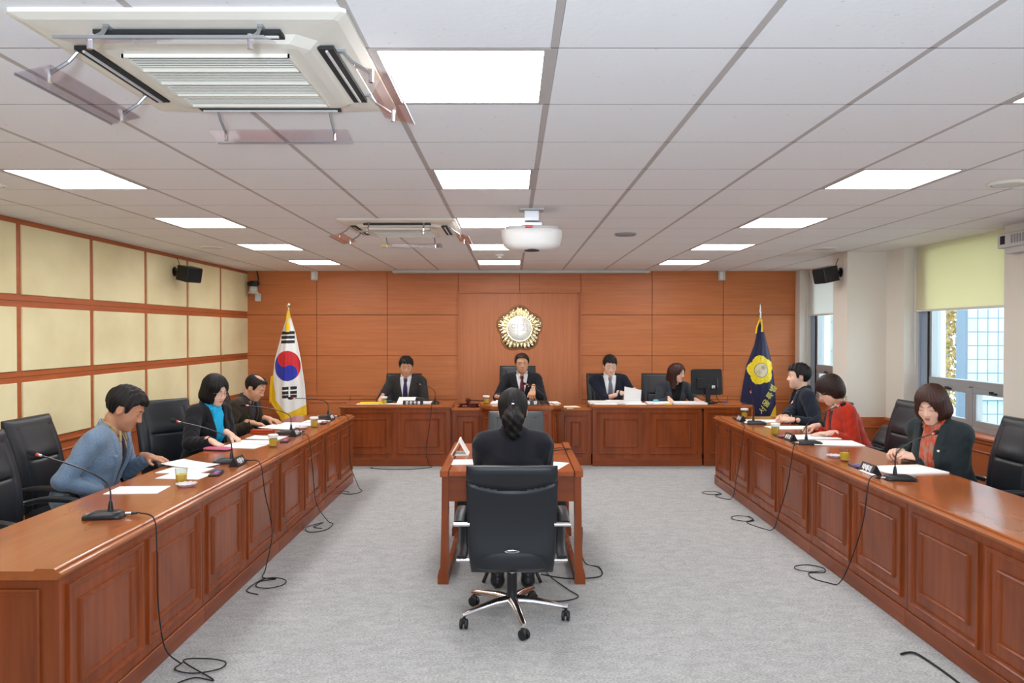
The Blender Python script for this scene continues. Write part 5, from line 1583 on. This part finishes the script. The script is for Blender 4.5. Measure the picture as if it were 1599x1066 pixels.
def person(label, x, y, rz, hs=1.03, lean=8, side=0, twist=0, head=(0, 0, 0), hands=None, hp=('rest', 'rest'), hdir=(None, None), skin=None, hair='short', hairm=None, wide=1.0,
           fem=0, scale=1.0, jacket=None, shirt=None, tie=None, vz=(.10, .075), lapel=True, collar=True, specs=False, gaze=0, lips=None, scarf=None, scarf_kind=None,
           trousers=None, pin=None, cuff=False, watch=False, hz=.54, clip=False, button=True, roll=(0, 0), thick=1.0, pole=None):
    root = thing('person', label, 'person', (x, y, 0), R(rz))
    W = Matrix.Translation((x, y, 0)) @ Matrix.Rotation(R(rz), 4, 'Z')
    Wi = W.inverted()
    skin = skin or SK_M; hairm = hairm or M['hair']
    S = scale
    T = Matrix.Translation((0, 0, hz)) @ Matrix.Rotation(R(side), 4, 'Y') @ Matrix.Rotation(R(-lean), 4, 'X') @ Matrix.Rotation(R(twist), 4, 'Z') @ Matrix.Scale(S, 4)
    sh = .186 - .026 * fem                       # half shoulder width
    def torso(P, off=0.0):
        Q = loc_(P, T)
        d = ell(Q, (0, -.01, .015), (.175 * thick, .125 * thick, .13))
        d = smin(d, ell(Q, (0, .002, .16), ((.158 - .014 * fem) * thick, .118 * thick, .17)), .06)
        d = smin(d, ell(Q, (0, -.002, .325), ((.178 - .018 * fem) * thick, .118 * thick, .175)), .05)
        if fem:
            for s in (-1, 1): d = smin(d, ell(Q, (s * .068, .080, .305), (.062, .052, .062)), .04)
        d = smin(d, cap(Q, (-sh + .012, -.012, .445), (sh - .012, -.012, .445), .056, .056), .05)
        for s in (-1, 1): d = smin(d, cap(Q, (0, -.016, .492), (s * (sh - .01), -.012, .462), .042, .040), .03)
        return (d * S) + off
    neck = T @ Vector((0, -.010, .515))
    hp_, hyaw, hroll = head
    # head orientation: partly follows the trunk
    HR = (Matrix.Rotation(R(side * .4), 4, 'Y') @ Matrix.Rotation(R(twist + hyaw), 4, 'Z') @ Matrix.Rotation(R(-lean * .55 + hp_), 4, 'X') @ Matrix.Rotation(R(hroll), 4, 'Y'))
    ndir = (Matrix.Rotation(R(side * .6), 4, 'Y') @ Matrix.Rotation(R(twist + hyaw * .5), 4, 'Z') @ Matrix.Rotation(R(-lean * .8 + hp_ * .45), 4, 'X')) @ Vector((0, .022, (.128 - .006 * fem) * S * hs))
    HS = S * hs * (.965 if fem else 1.0)
    H = Matrix.Translation(neck + ndir) @ HR @ Matrix.Scale(HS, 4)
    # arms
    hands = hands or ((.30, .10, .60), (-.30, .10, .60))
    arms = []
    for i, s in enumerate((1, -1)):              # 0 right-hand side (+x local), 1 left (-x local)
        a = T @ Vector((s * (sh + .008), -.010, .438))
        w = Wi @ Vector(hands[i])
        L1, L2 = .285 * S, .255 * S
        v = w - a
        if v.length > (L1 + L2) * .995: v = v.normalized() * (L1 + L2) * .995; w = a + v
        dd = v.length
        ca = (L1 * L1 + dd * dd - L2 * L2) / (2 * L1 * dd)
        h_ = L1 * math.sqrt(max(0, 1 - ca * ca))
        pl = Vector((s * .50, -.30, -.85)) if not pole else Vector((s * pole[i][0], pole[i][1], pole[i][2]))
        vn = v.normalized()
        pl = (pl - vn * pl.dot(vn)).normalized()
        e = a + vn * (L1 * ca) + pl * h_
        arms.append((a, e, w))
    def sleeve(P, off=0.0):
        out = None
        for a, e, w in arms:
            fd = (w - e).normalized()
            u = cap(P, a, e, .064 * S + off, .052 * S + off)
            wob = .0018 * np.sin((P @ np.array(fd)) * 95 + P[:, 2] * 40) + .0015 * np.sin(P[:, 0] * 110 + P[:, 1] * 90)
            c = e + fd * ((w - e).length - .012)
            f_ = cap(P, e, w, .049 * S + off, .037 * S + off)
            f_ = np.maximum(f_, (P - np.array(c)) @ np.array(fd))
            q = smin(u, f_, .02) + wob
            out = q if out is None else np.minimum(out, q)
        return out
    vbot, vtop = vz
    def outer(P):
        t = torso(P, -.016 * S)
        Q = loc_(P, T)
        X, Y, Z = Q[:, 0], Q[:, 1], Q[:, 2]
        t = t + .003 * np.sin(Z * 55 + X * 22) * np.sin(X * 30 + 1.0) * (Z < .38)
        j = smin(t, sleeve(P, .006), .022)
        if vtop:
            wz = np.clip((Z - vbot) / (.50 - vbot), 0, 1.2) * vtop
            if lapel:
                lw = np.interp(Z, [vbot, vbot + .05, .37, .385, .395, .43, .50], [0, .020, .062, .066, .045, .050, .045])
                L = np.maximum(np.maximum(np.abs(X) - wz - lw, wz - np.abs(X) - .004), np.maximum(-Y, vbot - Z))
                lap = np.maximum(torso(P, -.0235 * S), L)
                lap = np.maximum(lap, Z - .52)
                j = np.minimum(j, lap)
            C = np.maximum(np.maximum(np.abs(X) - wz, -Y - .02), -(Z - vbot))
            j = smax(j, -C, .004)
            # front edge line below the opening
            j = np.maximum(j, -np.maximum(np.abs(X + .004) - .0022, np.maximum(-Y, np.maximum(Z - vbot, -t - .010))))
        # jacket collar standing behind the neck
        r = np.hypot(X * .93, (Y + .020) * .95)
        col = np.maximum(np.abs(r - .070) - .007, np.maximum(Z - (.540 - .30 * np.clip(Y + .02, 0, .1)), .47 - Z))
        if collar: j = smin(j, np.maximum(col, Y + .004), .006)
        # neck hole
        j = np.maximum(j, -np.maximum(r - .062, .47 - Z))
        return j
    pts = [Vector(T @ Vector((sx * .25, sy * .2, z))) for sx in (-1, 1) for sy in (-1, 1) for z in (-.14, .58)] + [p for a in arms for p in a]
    lo = [min(p[i] for p in pts) - .07 for i in range(3)]; hi = [max(p[i] for p in pts) + .07 for i in range(3)]
    jk = sdf_mesh(outer, lo, hi, .0085)
    mesh_obj('jacket', [(jk[0], jk[1], jacket)], root)
    # shirt under the opening
    if shirt is not None:
        def shf(P):
            Q = loc_(P, T)
            X, Y, Z = Q[:, 0], Q[:, 1], Q[:, 2]
            d = np.maximum(torso(P, .001), Z - .512)
            d = d + .0015 * np.sin(Z * 90 + X * 50)
            r = np.hypot(X * .98, (Y + .012))
            zc = .552 - .42 * np.clip(Y + .01, 0, .1)
            if collar == 'high': zc = zc + .012
            c = np.maximum(np.abs(r - (.060 if not fem else .054) - .18 * np.clip(Z - .50, -.05, .05)) - .004, np.maximum(Z - zc, .485 - Z))
            c = np.maximum(c, -np.maximum(np.abs(X) - np.clip((Z - .49) * .9, 0, .05), -Y))
            d = smin(d, c, .004) if collar else d
            # collar wings
            if collar and not fem:
                for s in (-1, 1):
                    d = np.minimum(d, cap(Q, (s * .030, .058, .520), (s * .046, .092, .470), .010, .006))
            d = np.maximum(d, -np.maximum(r - .052, .49 - Z)) if not fem else d
            return d
        pts = [Vector(T @ Vector((sx * .20, sy * .17, z))) for sx in (-1, 1) for sy in (-1, 1) for z in (.02, .56)]
        lo = [min(p[i] for p in pts) - .01 for i in range(3)]; hi = [max(p[i] for p in pts) + .01 for i in range(3)]
        sm = sdf_mesh(shf, lo, hi, .008)
        mesh_obj('shirt', [(sm[0], sm[1], shirt)], root)
    if tie is not None:
        def tf(P):
            Q = loc_(P, T)
            Z = Q[:, 2]; X = Q[:, 0]
            w_ = np.interp(Z, [.05, .10, .40, .455, .462, .49, .50], [.040, .040, .026, .015, .022, .020, .012])
            w_ = w_ * np.clip((Z - .03) / .05, 0, 1)
            return np.maximum(np.maximum(torso(P, -.008), np.abs(X) - w_), np.maximum(-Q[:, 1], np.maximum(Z - .502, .05 - Z)))
        pts = [Vector(T @ Vector((sx * .06, sy, z))) for sx in (-1, 1) for sy in (0, .17) for z in (.04, .52)]
        lo = [min(p[i] for p in pts) - .01 for i in range(3)]; hi = [max(p[i] for p in pts) + .01 for i in range(3)]
        tm = sdf_mesh(tf, lo, hi, .005)
        mesh_obj('necktie', [(tm[0], tm[1], tie)], root)
    if scarf is not None:
        def sf(P):
            Q = loc_(P, T)
            X, Y, Z = Q[:, 0], Q[:, 1], Q[:, 2]
            r = np.hypot(X, Y + .004)
            ring = np.hypot(r - .064, (Z - .515 + .35 * Y) * .8) - .021
            ring = ring + .004 * np.sin(np.arctan2(X, Y) * 9 + Z * 160)
            if scarf_kind == 'ring': return ring
            wz = np.interp(Z, [0, .1, .45, .52], [.045, .045, .055, .05])
            dr = np.maximum(torso(P, -.016 - .0) + .006 * np.sin(X * 190 + Z * 25) - .004, np.maximum(np.abs(X + .01 * np.sin(Z * 30)) - wz, np.maximum(-Y, np.maximum(.08 - Z, Z - .53))))
            return smin(ring, dr, .015)
        pts = [Vector(T @ Vector((sx * .11, sy, z))) for sx in (-1, 1) for sy in (-.11, .18) for z in (.06, .58)]
        lo = [min(p[i] for p in pts) - .01 for i in range(3)]; hi = [max(p[i] for p in pts) + .01 for i in range(3)]
        tm = sdf_mesh(sf, lo, hi, .006)
        mesh_obj('scarf', [(tm[0], tm[1], scarf)], root)
    # legs
    knees, ank = [], []
    for s in (1, -1):
        knees.append(Vector((s * .10, .42 * S, .50))); ank.append(Vector((s * .10, .42 * S, .10)))
    def legs(P):
        d = ell(P, (0, -.0, hz - .02), (.17 * S, .13, .11))
        for s, k, a in ((1, knees[0], ank[0]), (-1, knees[1], ank[1])):
            d = smin(d, smin(cap(P, (s * .085, .0, hz - .02), k, .088 * S, .062), cap(P, k, a, .060, .046), .02), .03)
        return np.maximum(d, .07 - P[:, 2])
    lm = sdf_mesh(legs, (-.3, -.22, .03), (.3, .60, .75), .013)
    mesh_obj('trousers', [(lm[0], lm[1], trousers or jacket)], root)
    for s in (1, -1):
        q = sdf_mesh(lambda P: np.maximum(smin(ell(P, (s * .10, .475, .045), (.045, .11, .045)), cap(P, (s * .10, .42, .09), (s * .10, .43, .05), .042, .044), .02), .004 - P[:, 2]), (s * .10 - .07, .33, -.01), (s * .10 + .07, .61, .15), .008)
        mesh_obj('shoe', [(q[0], q[1], M['black'])], root)
    # body: head, neck, trunk, arms and hands as one mesh
    hn = H @ Vector((0, -.025, -.075))
    def bodyf(P):
        d = head_sdf(loc_(P, H), fem, wide) * HS
        d = smin(d, cap(P, hn, neck + Vector((0, 0, -.03)), (.050 if fem else .058) * S, (.054 if fem else .062) * S), .018)
        return smin(d, torso(P, .024), .02)
    c0 = H @ Vector((0, 0, 0))
    lo = [c0[i] - .14 for i in range(3)]; hi = [c0[i] + .14 for i in range(3)]
    lo[2] = min(lo[2], neck[2] - .05)
    for i in (0, 1): lo[i] = min(lo[i], neck[i] - .09); hi[i] = max(hi[i], neck[i] + .09)
    hm = sdf_mesh(bodyf, lo, hi, .0042)
    pieces = [(hm[0], hm[1], skin)]
    def core(P):
        d = torso(P, .024)
        for a, e, w in arms: d = smin(d, smin(cap(P, a, e, .046, .038), cap(P, e, w, .037, .024), .01), .02)
        return np.maximum(d, (P - np.array(neck)) @ np.array((0, 0, 1.0)))
    pts = [Vector(T @ Vector((sx * .2, sy * .14, z))) for sx in (-1, 1) for sy in (-1, 1) for z in (-.10, .52)] + [p for a in arms for p in a]
    lo = [min(p[i] for p in pts) - .05 for i in range(3)]; hi = [max(p[i] for p in pts) + .05 for i in range(3)]
    cm = sdf_mesh(core, lo, hi, .014)
    pieces.append((cm[0], cm[1], skin))
    for i, s in enumerate((1, -1)):
        a, e, w = arms[i]
        fd = (w - e).normalized()
        hd = Wi.to_3x3() @ Vector(hdir[i]) if hdir[i] else Vector((fd.x, fd.y, min(fd.z, -.05) * .6))
        hd = hd.normalized()
        up = Vector((0, 0, 1)); up = (up - hd * up.dot(hd)).normalized()
        if roll[i]: up = Matrix.Rotation(R(roll[i]), 3, hd) @ up
        xx = hd.cross(up)
        # thumb toward the body's midline: +x of the hand frame
        m = Matrix(((xx.x * -s, hd.x, up.x, w.x), (xx.y * -s, hd.y, up.y, w.y), (xx.z * -s, hd.z, up.z, w.z), (0, 0, 0, 1))) @ Matrix.Scale(S * (.93 if fem else 1.0), 4)
        hmesh = HANDS.get((hp[i],))
        if hmesh is None:
            hmesh = HANDS[(hp[i],)] = sdf_mesh(lambda P: hand_sdf(P, hp[i], s), (-.062, -.085, -.125), (.085, .205, .04), .0034)
        V_ = to_(hmesh[0], m)
        Q_ = hmesh[1] if m.determinant() > 0 else hmesh[1][:, ::-1]
        pieces.append((V_, Q_, skin))
        if cuff and (cuff is True or i in cuff):
            MB().tube([w - fd * .035, w - fd * .002], [.034 * S, .032 * S], shirt or M['white'], 20).build('shirt_cuff', root, smooth=True)
        if watch is not False and i == watch:
            MB().tube([w + hd * -.012, w + hd * .008], [.030, .029], M['chrome'], 20).build('wristwatch', root, smooth=True)
    mesh_obj('body', pieces, root)
    # hair
    lo = [c0[i] - .21 for i in range(3)]; hi = [c0[i] + .19 for i in range(3)]
    if hair == 'tied': lo[1] -= .05
    if hair == 'long': lo[2] -= .13
    hh = sdf_mesh(lambda P: np.maximum(hair_sdf(loc_(P, H), hair, wide) * HS, -(bodyf(P) + .006)), lo, hi, .0048)
    mesh_obj('hair', [(hh[0], hh[1], hairm)], root)
    if clip:
        MB().box(-.007, .007, -.006, .004, -.003, .003, M['chrome'], H @ TR(0, -.122, .035), b=.002).box(-.006, .006, -.008, .002, -.003, .003, M['steel'], H @ TR(0, -.112, .055), b=.002).build('hair_clip', root)
    # facial features follow the modelled surface
    def surf(px, pz, off=0.0):
        a_, b_ = .02, .16
        for _ in range(22):
            m_ = (a_ + b_) / 2
            if head_sdf(np.array([[px, m_, pz]]), fem, wide)[0] < 0: a_ = m_
            else: b_ = m_
        return Vector((px, a_ + off, pz))
    for s in (-1, 1):
        f = MB()
        f.tube([H @ surf(s * px, pz, .0004) for px, pz in ((.013, .027), (.022, .0315), (.034, .033), (.045, .027))], [.0012 * HS, .0026 * HS, .0024 * HS, .0010 * HS], hairm, 6)
        f.build('eyebrow', root, smooth=True)
    for s in (-1, 1):
        f = MB()
        dz = -.002 if gaze else 0.0
        if not gaze:
            P_ = [H @ surf(s * px, pz, -.0006) for px, pz in ((.019, .007), (.026, .0095), (.031, .0100), (.037, .0095), (.043, .006))]
            Q_ = [H @ surf(s * px, pz, -.0006) for px, pz in ((.019, .007), (.026, .0045), (.031, .0040), (.037, .0042), (.043, .006))]
            f.add([tuple(p) for p in P_] + [tuple(p) for p in Q_], [(i, i + 1, 6 + i, 5 + i) for i in range(4)], M['scl'])
            c_ = surf(s * .031, .0072, .0)
            f.add(*superloft([(-.0003, 0, 0, .0050, .0034), (.0010, 0, 0, .0044, .0032)], 12, 2), M['iris'], H @ Matrix.Translation(c_) @ Matrix.Rotation(R(-90), 4, 'X'))
            f.tube(P_, [.0006, .0016, .0018, .0016, .0006], M['iris'], 5)
        else:
            f.tube([H @ surf(s * px, pz, .0002) for px, pz in ((.018, .0045), (.025, .0010), (.032, -.0005), (.039, .0008), (.045, .0048))], [.0006, .0014, .0017, .0016, .0007], M['iris'], 5)
            f.tube([H @ surf(s * px, pz, -.0004) for px, pz in ((.019, .014), (.026, .0175), (.034, .018), (.043, .014))], [.0004, .0008, .0008, .0004], M['lash'], 5)
        f.build('eye', root, smooth=True)
    lm_ = lips or M['lip']
    f = MB()
    f.tube([H @ surf(px, pz, -.0022) for px, pz in ((-.020, -.0585), (-.010, -.0545), (0, -.0555), (.010, -.0545), (.020, -.0585))], [.001, .0042, .0040, .0042, .001], lm_, 8)
    f.tube([H @ surf(px, pz, -.0024) for px, pz in ((-.020, -.0590), (-.010, -.0635), (0, -.065), (.010, -.0635), (.020, -.0590))], [.001, .0044, .0052, .0044, .001], lm_, 8)
    f.build('lips', root, smooth=True)
    if specs:
        f = MB()
        for s in (-1, 1):
            ring = []
            for i in range(25):
                a = 2 * math.pi * i / 24
                cx, cz = .0235 * math.copysign(abs(math.cos(a)) ** .75, math.cos(a)), .0155 * math.copysign(abs(math.sin(a)) ** .75, math.sin(a))
                ring.append(H @ Vector((s * .0325 + cx, .098 - .18 * abs(s * .0325 + cx) ** 1.5 * 5, .006 + cz)))
            f.tube(ring, .0012, M['specs'], 6, cap=False)
            f.tube([H @ Vector((s * .056, .087, .012)), H @ Vector((s * .074 * wide, .06, .013)), H @ Vector((s * .082 * wide, -.005, .012))], .0013, M['specs'], 6)
        f.tube([H @ Vector((-.010, .0985, .010)), H @ Vector((0, .101, .012)), H @ Vector((.010, .0985, .010))], .0012, M['specs'], 6)
        f.build('spectacles', root, smooth=True)
    if pin:
        v = T @ Vector((pin * .085, 0, .375))
        n0 = (T.to_3x3() @ Vector((0, 1, 0))).normalized()
        q = v.copy()
        for _ in range(80):
            if outer(np.array([list(q)]))[0] > 0.0: break
            q = q + n0 * .003
        MB().lathe([(.001, .004), (.009, .003), (.010, 0), (.010, -.004)], M['gold'], Matrix.Translation(q) @ T.to_3x3().normalized().to_4x4() @ Matrix.Rotation(R(-90), 4, 'X'), 16, cap=False).build('lapel_pin', root, smooth=True)
    return root
HANDS = {}
M['lash'] = mat('eyelid_crease', (.22, .10, .07), .6)

grey_suit = cloth('dark_grey_suit', (.030, .028, .027)); black_suit = cloth('black_suit', (.011, .012, .016)); navy_suit = cloth('navy_suit', (.009, .012, .024))
white_shirt = cloth('white_shirt', (.80, .81, .82), .7)
person('person in a black suit jacket with tied-back hair, seated with the back to the camera', .005, 4.56, 0, lean=6, head=(-4, 0, 0), hands=((.13, 4.98, .80), (-.11, 4.98, .80)), pole=((.15, -.1, -1), (.15, -.1, -1)), skin=SK_L,
       hair='tied', fem=1, scale=1.04, jacket=cloth('black_blazer', (.010, .010, .014)), shirt=cloth('black_blouse', (.01, .01, .012)), vz=(.2, .05), clip=True)
person('person in a light blue woven jacket bent over papers at the left bench', -2.93, 5.16, -84, hs=1.15, lean=24, head=(-16, 6, 0), hands=((-2.70, 5.02, .62), (-2.56, 5.36, .80)), pole=((.10, -.15, -1), (.5, -.3, -.85)), hp=('rest', 'point'),
       hdir=(None, (.96, -.28, -.1)), skin=SK_D, hair='short', wide=1.04, scale=1.03, thick=1.2, gaze=1,
       jacket=mat('blue_tweed', (.19, .27, .36), .9, sheen=.2, var=((180, 180, 180), (.08, .13, .22), .8), bump=((240, 240, 240), .4, .002)),
       shirt=cloth('tan_shirt', (.42, .30, .15)), tie=cloth('dark_tie', (.012, .014, .03)), trousers=cloth('dark_trousers', (.02, .02, .025)), vz=(.05, .085))
person('person in a black coat with turquoise scarf, bobbed black hair and spectacles', -2.70, 6.60, -112, hs=1.07, lean=13, head=(-12, -6, 3), hands=((-2.40, 6.10, .80), (-2.38, 6.44, .81)), hp=('grip', 'droop'),
       hdir=((.8, -.1, -.35), (.9, 0, -.6)), skin=SK_L, hair='bob', fem=1, scale=1.02, jacket=cloth('black_wool', (.008, .008, .011)), shirt=None, vz=(.02, .075), collar=True,
       scarf=cloth('turquoise_scarf', (.01, .42, .72), .6), specs=True, gaze=1, lips=M['lip_r'])
person('person with balding dark hair in a dark brown jacket reading at the left bench', -2.86, 7.66, -96, lean=25, head=(-16, -4, 0), hands=((-2.52, 7.38, .80), (-2.46, 7.70, .80)), hp=('rest', 'rest'),
       hdir=((.8, .45, -.2), (.95, -.2, -.2)), skin=SK_M, hair='bald', wide=1.04, scale=1.0, thick=1.08, gaze=1, jacket=cloth('brown_corduroy', (.030, .022, .013), sc=120, bs=.5), shirt=cloth('dark_shirt', (.03, .03, .045)), vz=(.05, .07))
person('person in a dark grey suit, white shirt and purple tie at the left front desk', -1.435, 10.40, 180, lean=8, head=(-10, 12, 0), hands=((-1.70, 9.96, .825), (-1.30, 10.02, .79)), hp=('droop', 'rest'),
       hdir=((0, -.8, -.4), (-.6, -.7, -.1)), skin=SK_M, hair='short', wide=1.04, scale=1.05, gaze=1, jacket=grey_suit, shirt=white_shirt, tie=cloth('purple_tie', (.028, .020, .085), .5), vz=(.06, .075))
person('person in a black suit, maroon tie and spectacles under the gold emblem', .135, 10.40, 180, lean=7, head=(1, 2, 2), hands=((-.16, 9.94, .83), (.275, 10.02, .925)), hp=('rest', 'droop'),
       hdir=((.8, -.5, -.1), (-.15, -.6, -.75)), skin=SK_M, hair='parted', hairm=M['hair_b'], wide=1.06, scale=1.05, hz=.575, jacket=black_suit, shirt=white_shirt, tie=cloth('maroon_tie', (.11, .012, .03), .5), vz=(.14, .075), specs=True, pin=-1, watch=1)
person('person in a navy suit and grey tie turning over white papers', 1.31, 10.40, 184, lean=9, head=(-13, 2, 0), hands=((1.45, 10.03, .875), (1.60, 10.04, .90)), hp=('point', 'rest'),
       hdir=((.85, -.4, -.15), (-.3, -.6, -.3)), skin=SK_L, hair='short', scale=1.05, gaze=1, jacket=navy_suit, shirt=white_shirt, tie=cloth('grey_tie', (.13, .14, .19), .5), vz=(.03, .085), specs=True, cuff=(0,), hz=.56)
person('person with long brown hair in a dark grey blazer beside the computer monitor', 2.16, 10.40, 186, lean=12, side=-4, head=(-2, 38, 0), hands=((2.06, 9.96, .80), (2.42, 9.98, .79)), hp=('rest', 'rest'),
       hdir=((.15, -.9, -.3), (.1, -.9, -.1)), skin=SK_L, hair='long', hairm=M['hair_r'], fem=1, scale=1.0, jacket=cloth('charcoal_blazer', (.030, .036, .044)), shirt=cloth('black_top', (.008, .008, .009)), collar=False, vz=(.02, .085), lips=M['lip_r'], hz=.50)
person('person in a navy jacket and dark shirt with clasped hands by the far window', 3.20, 8.12, 82, lean=12, head=(6, 2, 0), hands=((2.84, 7.90, .80), (2.84, 7.72, .79)), hp=('clasp', 'clasp'),
       hdir=((-.85, -.35, .05), (-.85, .35, .05)), skin=SK_L, hair='spiky', scale=1.04, jacket=cloth('blue_black_jacket', (.010, .014, .026)), shirt=cloth('ink_shirt', (.012, .015, .022)), vz=(.12, .07), roll=(25, -25))
person('person in a bright red jacket and patterned neck scarf writing with a pen', 3.17, 6.98, 84, hs=1.12, lean=20, head=(-18, -4, 0), hands=((2.80, 7.06, .805), (2.82, 6.74, .785)), pole=((.3, -.3, -.9), (.2, -.1, -1)), hp=('grip', 'flat'),
       hdir=((-.9, -.1, -.15), (-.9, .3, -.05)), skin=SK_L, hair='shortbob', hairm=M['hair_b'], fem=1, scale=1.0, jacket=cloth('red_jacket', (.43, .028, .010)), shirt=cloth('black_top', (.008, .008, .009)), collar=False, vz=(.03, .06), lapel=False,
       scarf=mat('leopard_scarf', (.62, .50, .33), .7, var=((60, 60, 60), (.12, .07, .04), 1.0, (.42, .52))), scarf_kind='ring', specs=True, gaze=1, trousers=cloth('black_skirt', (.01, .01, .012)), lips=M['lip_r'])
person('person in a dark green-grey jacket and orange patterned scarf with clasped hands', 3.09, 5.36, 115, hs=1.06, lean=17, head=(-13, 14, 0), hands=((2.83, 5.53, .81), (2.85, 5.36, .80)), hp=('clasp', 'clasp'),
       hdir=((-.85, -.25, .1), (-.85, .35, .15)), skin=SK_L, hair='bobfringe', hairm=M['hair_r'], fem=1, scale=1.04, thick=1.06, jacket=cloth('green_grey_jacket', (.018, .026, .029)), shirt=None, vz=(.03, .07),
       scarf=mat('orange_scarf', (.50, .075, .025), .7, var=((50, 50, 20), (.30, .25, .20), .7, (.4, .55))), gaze=1, lips=M['lip_r'], pin=-1, roll=(25, -25))
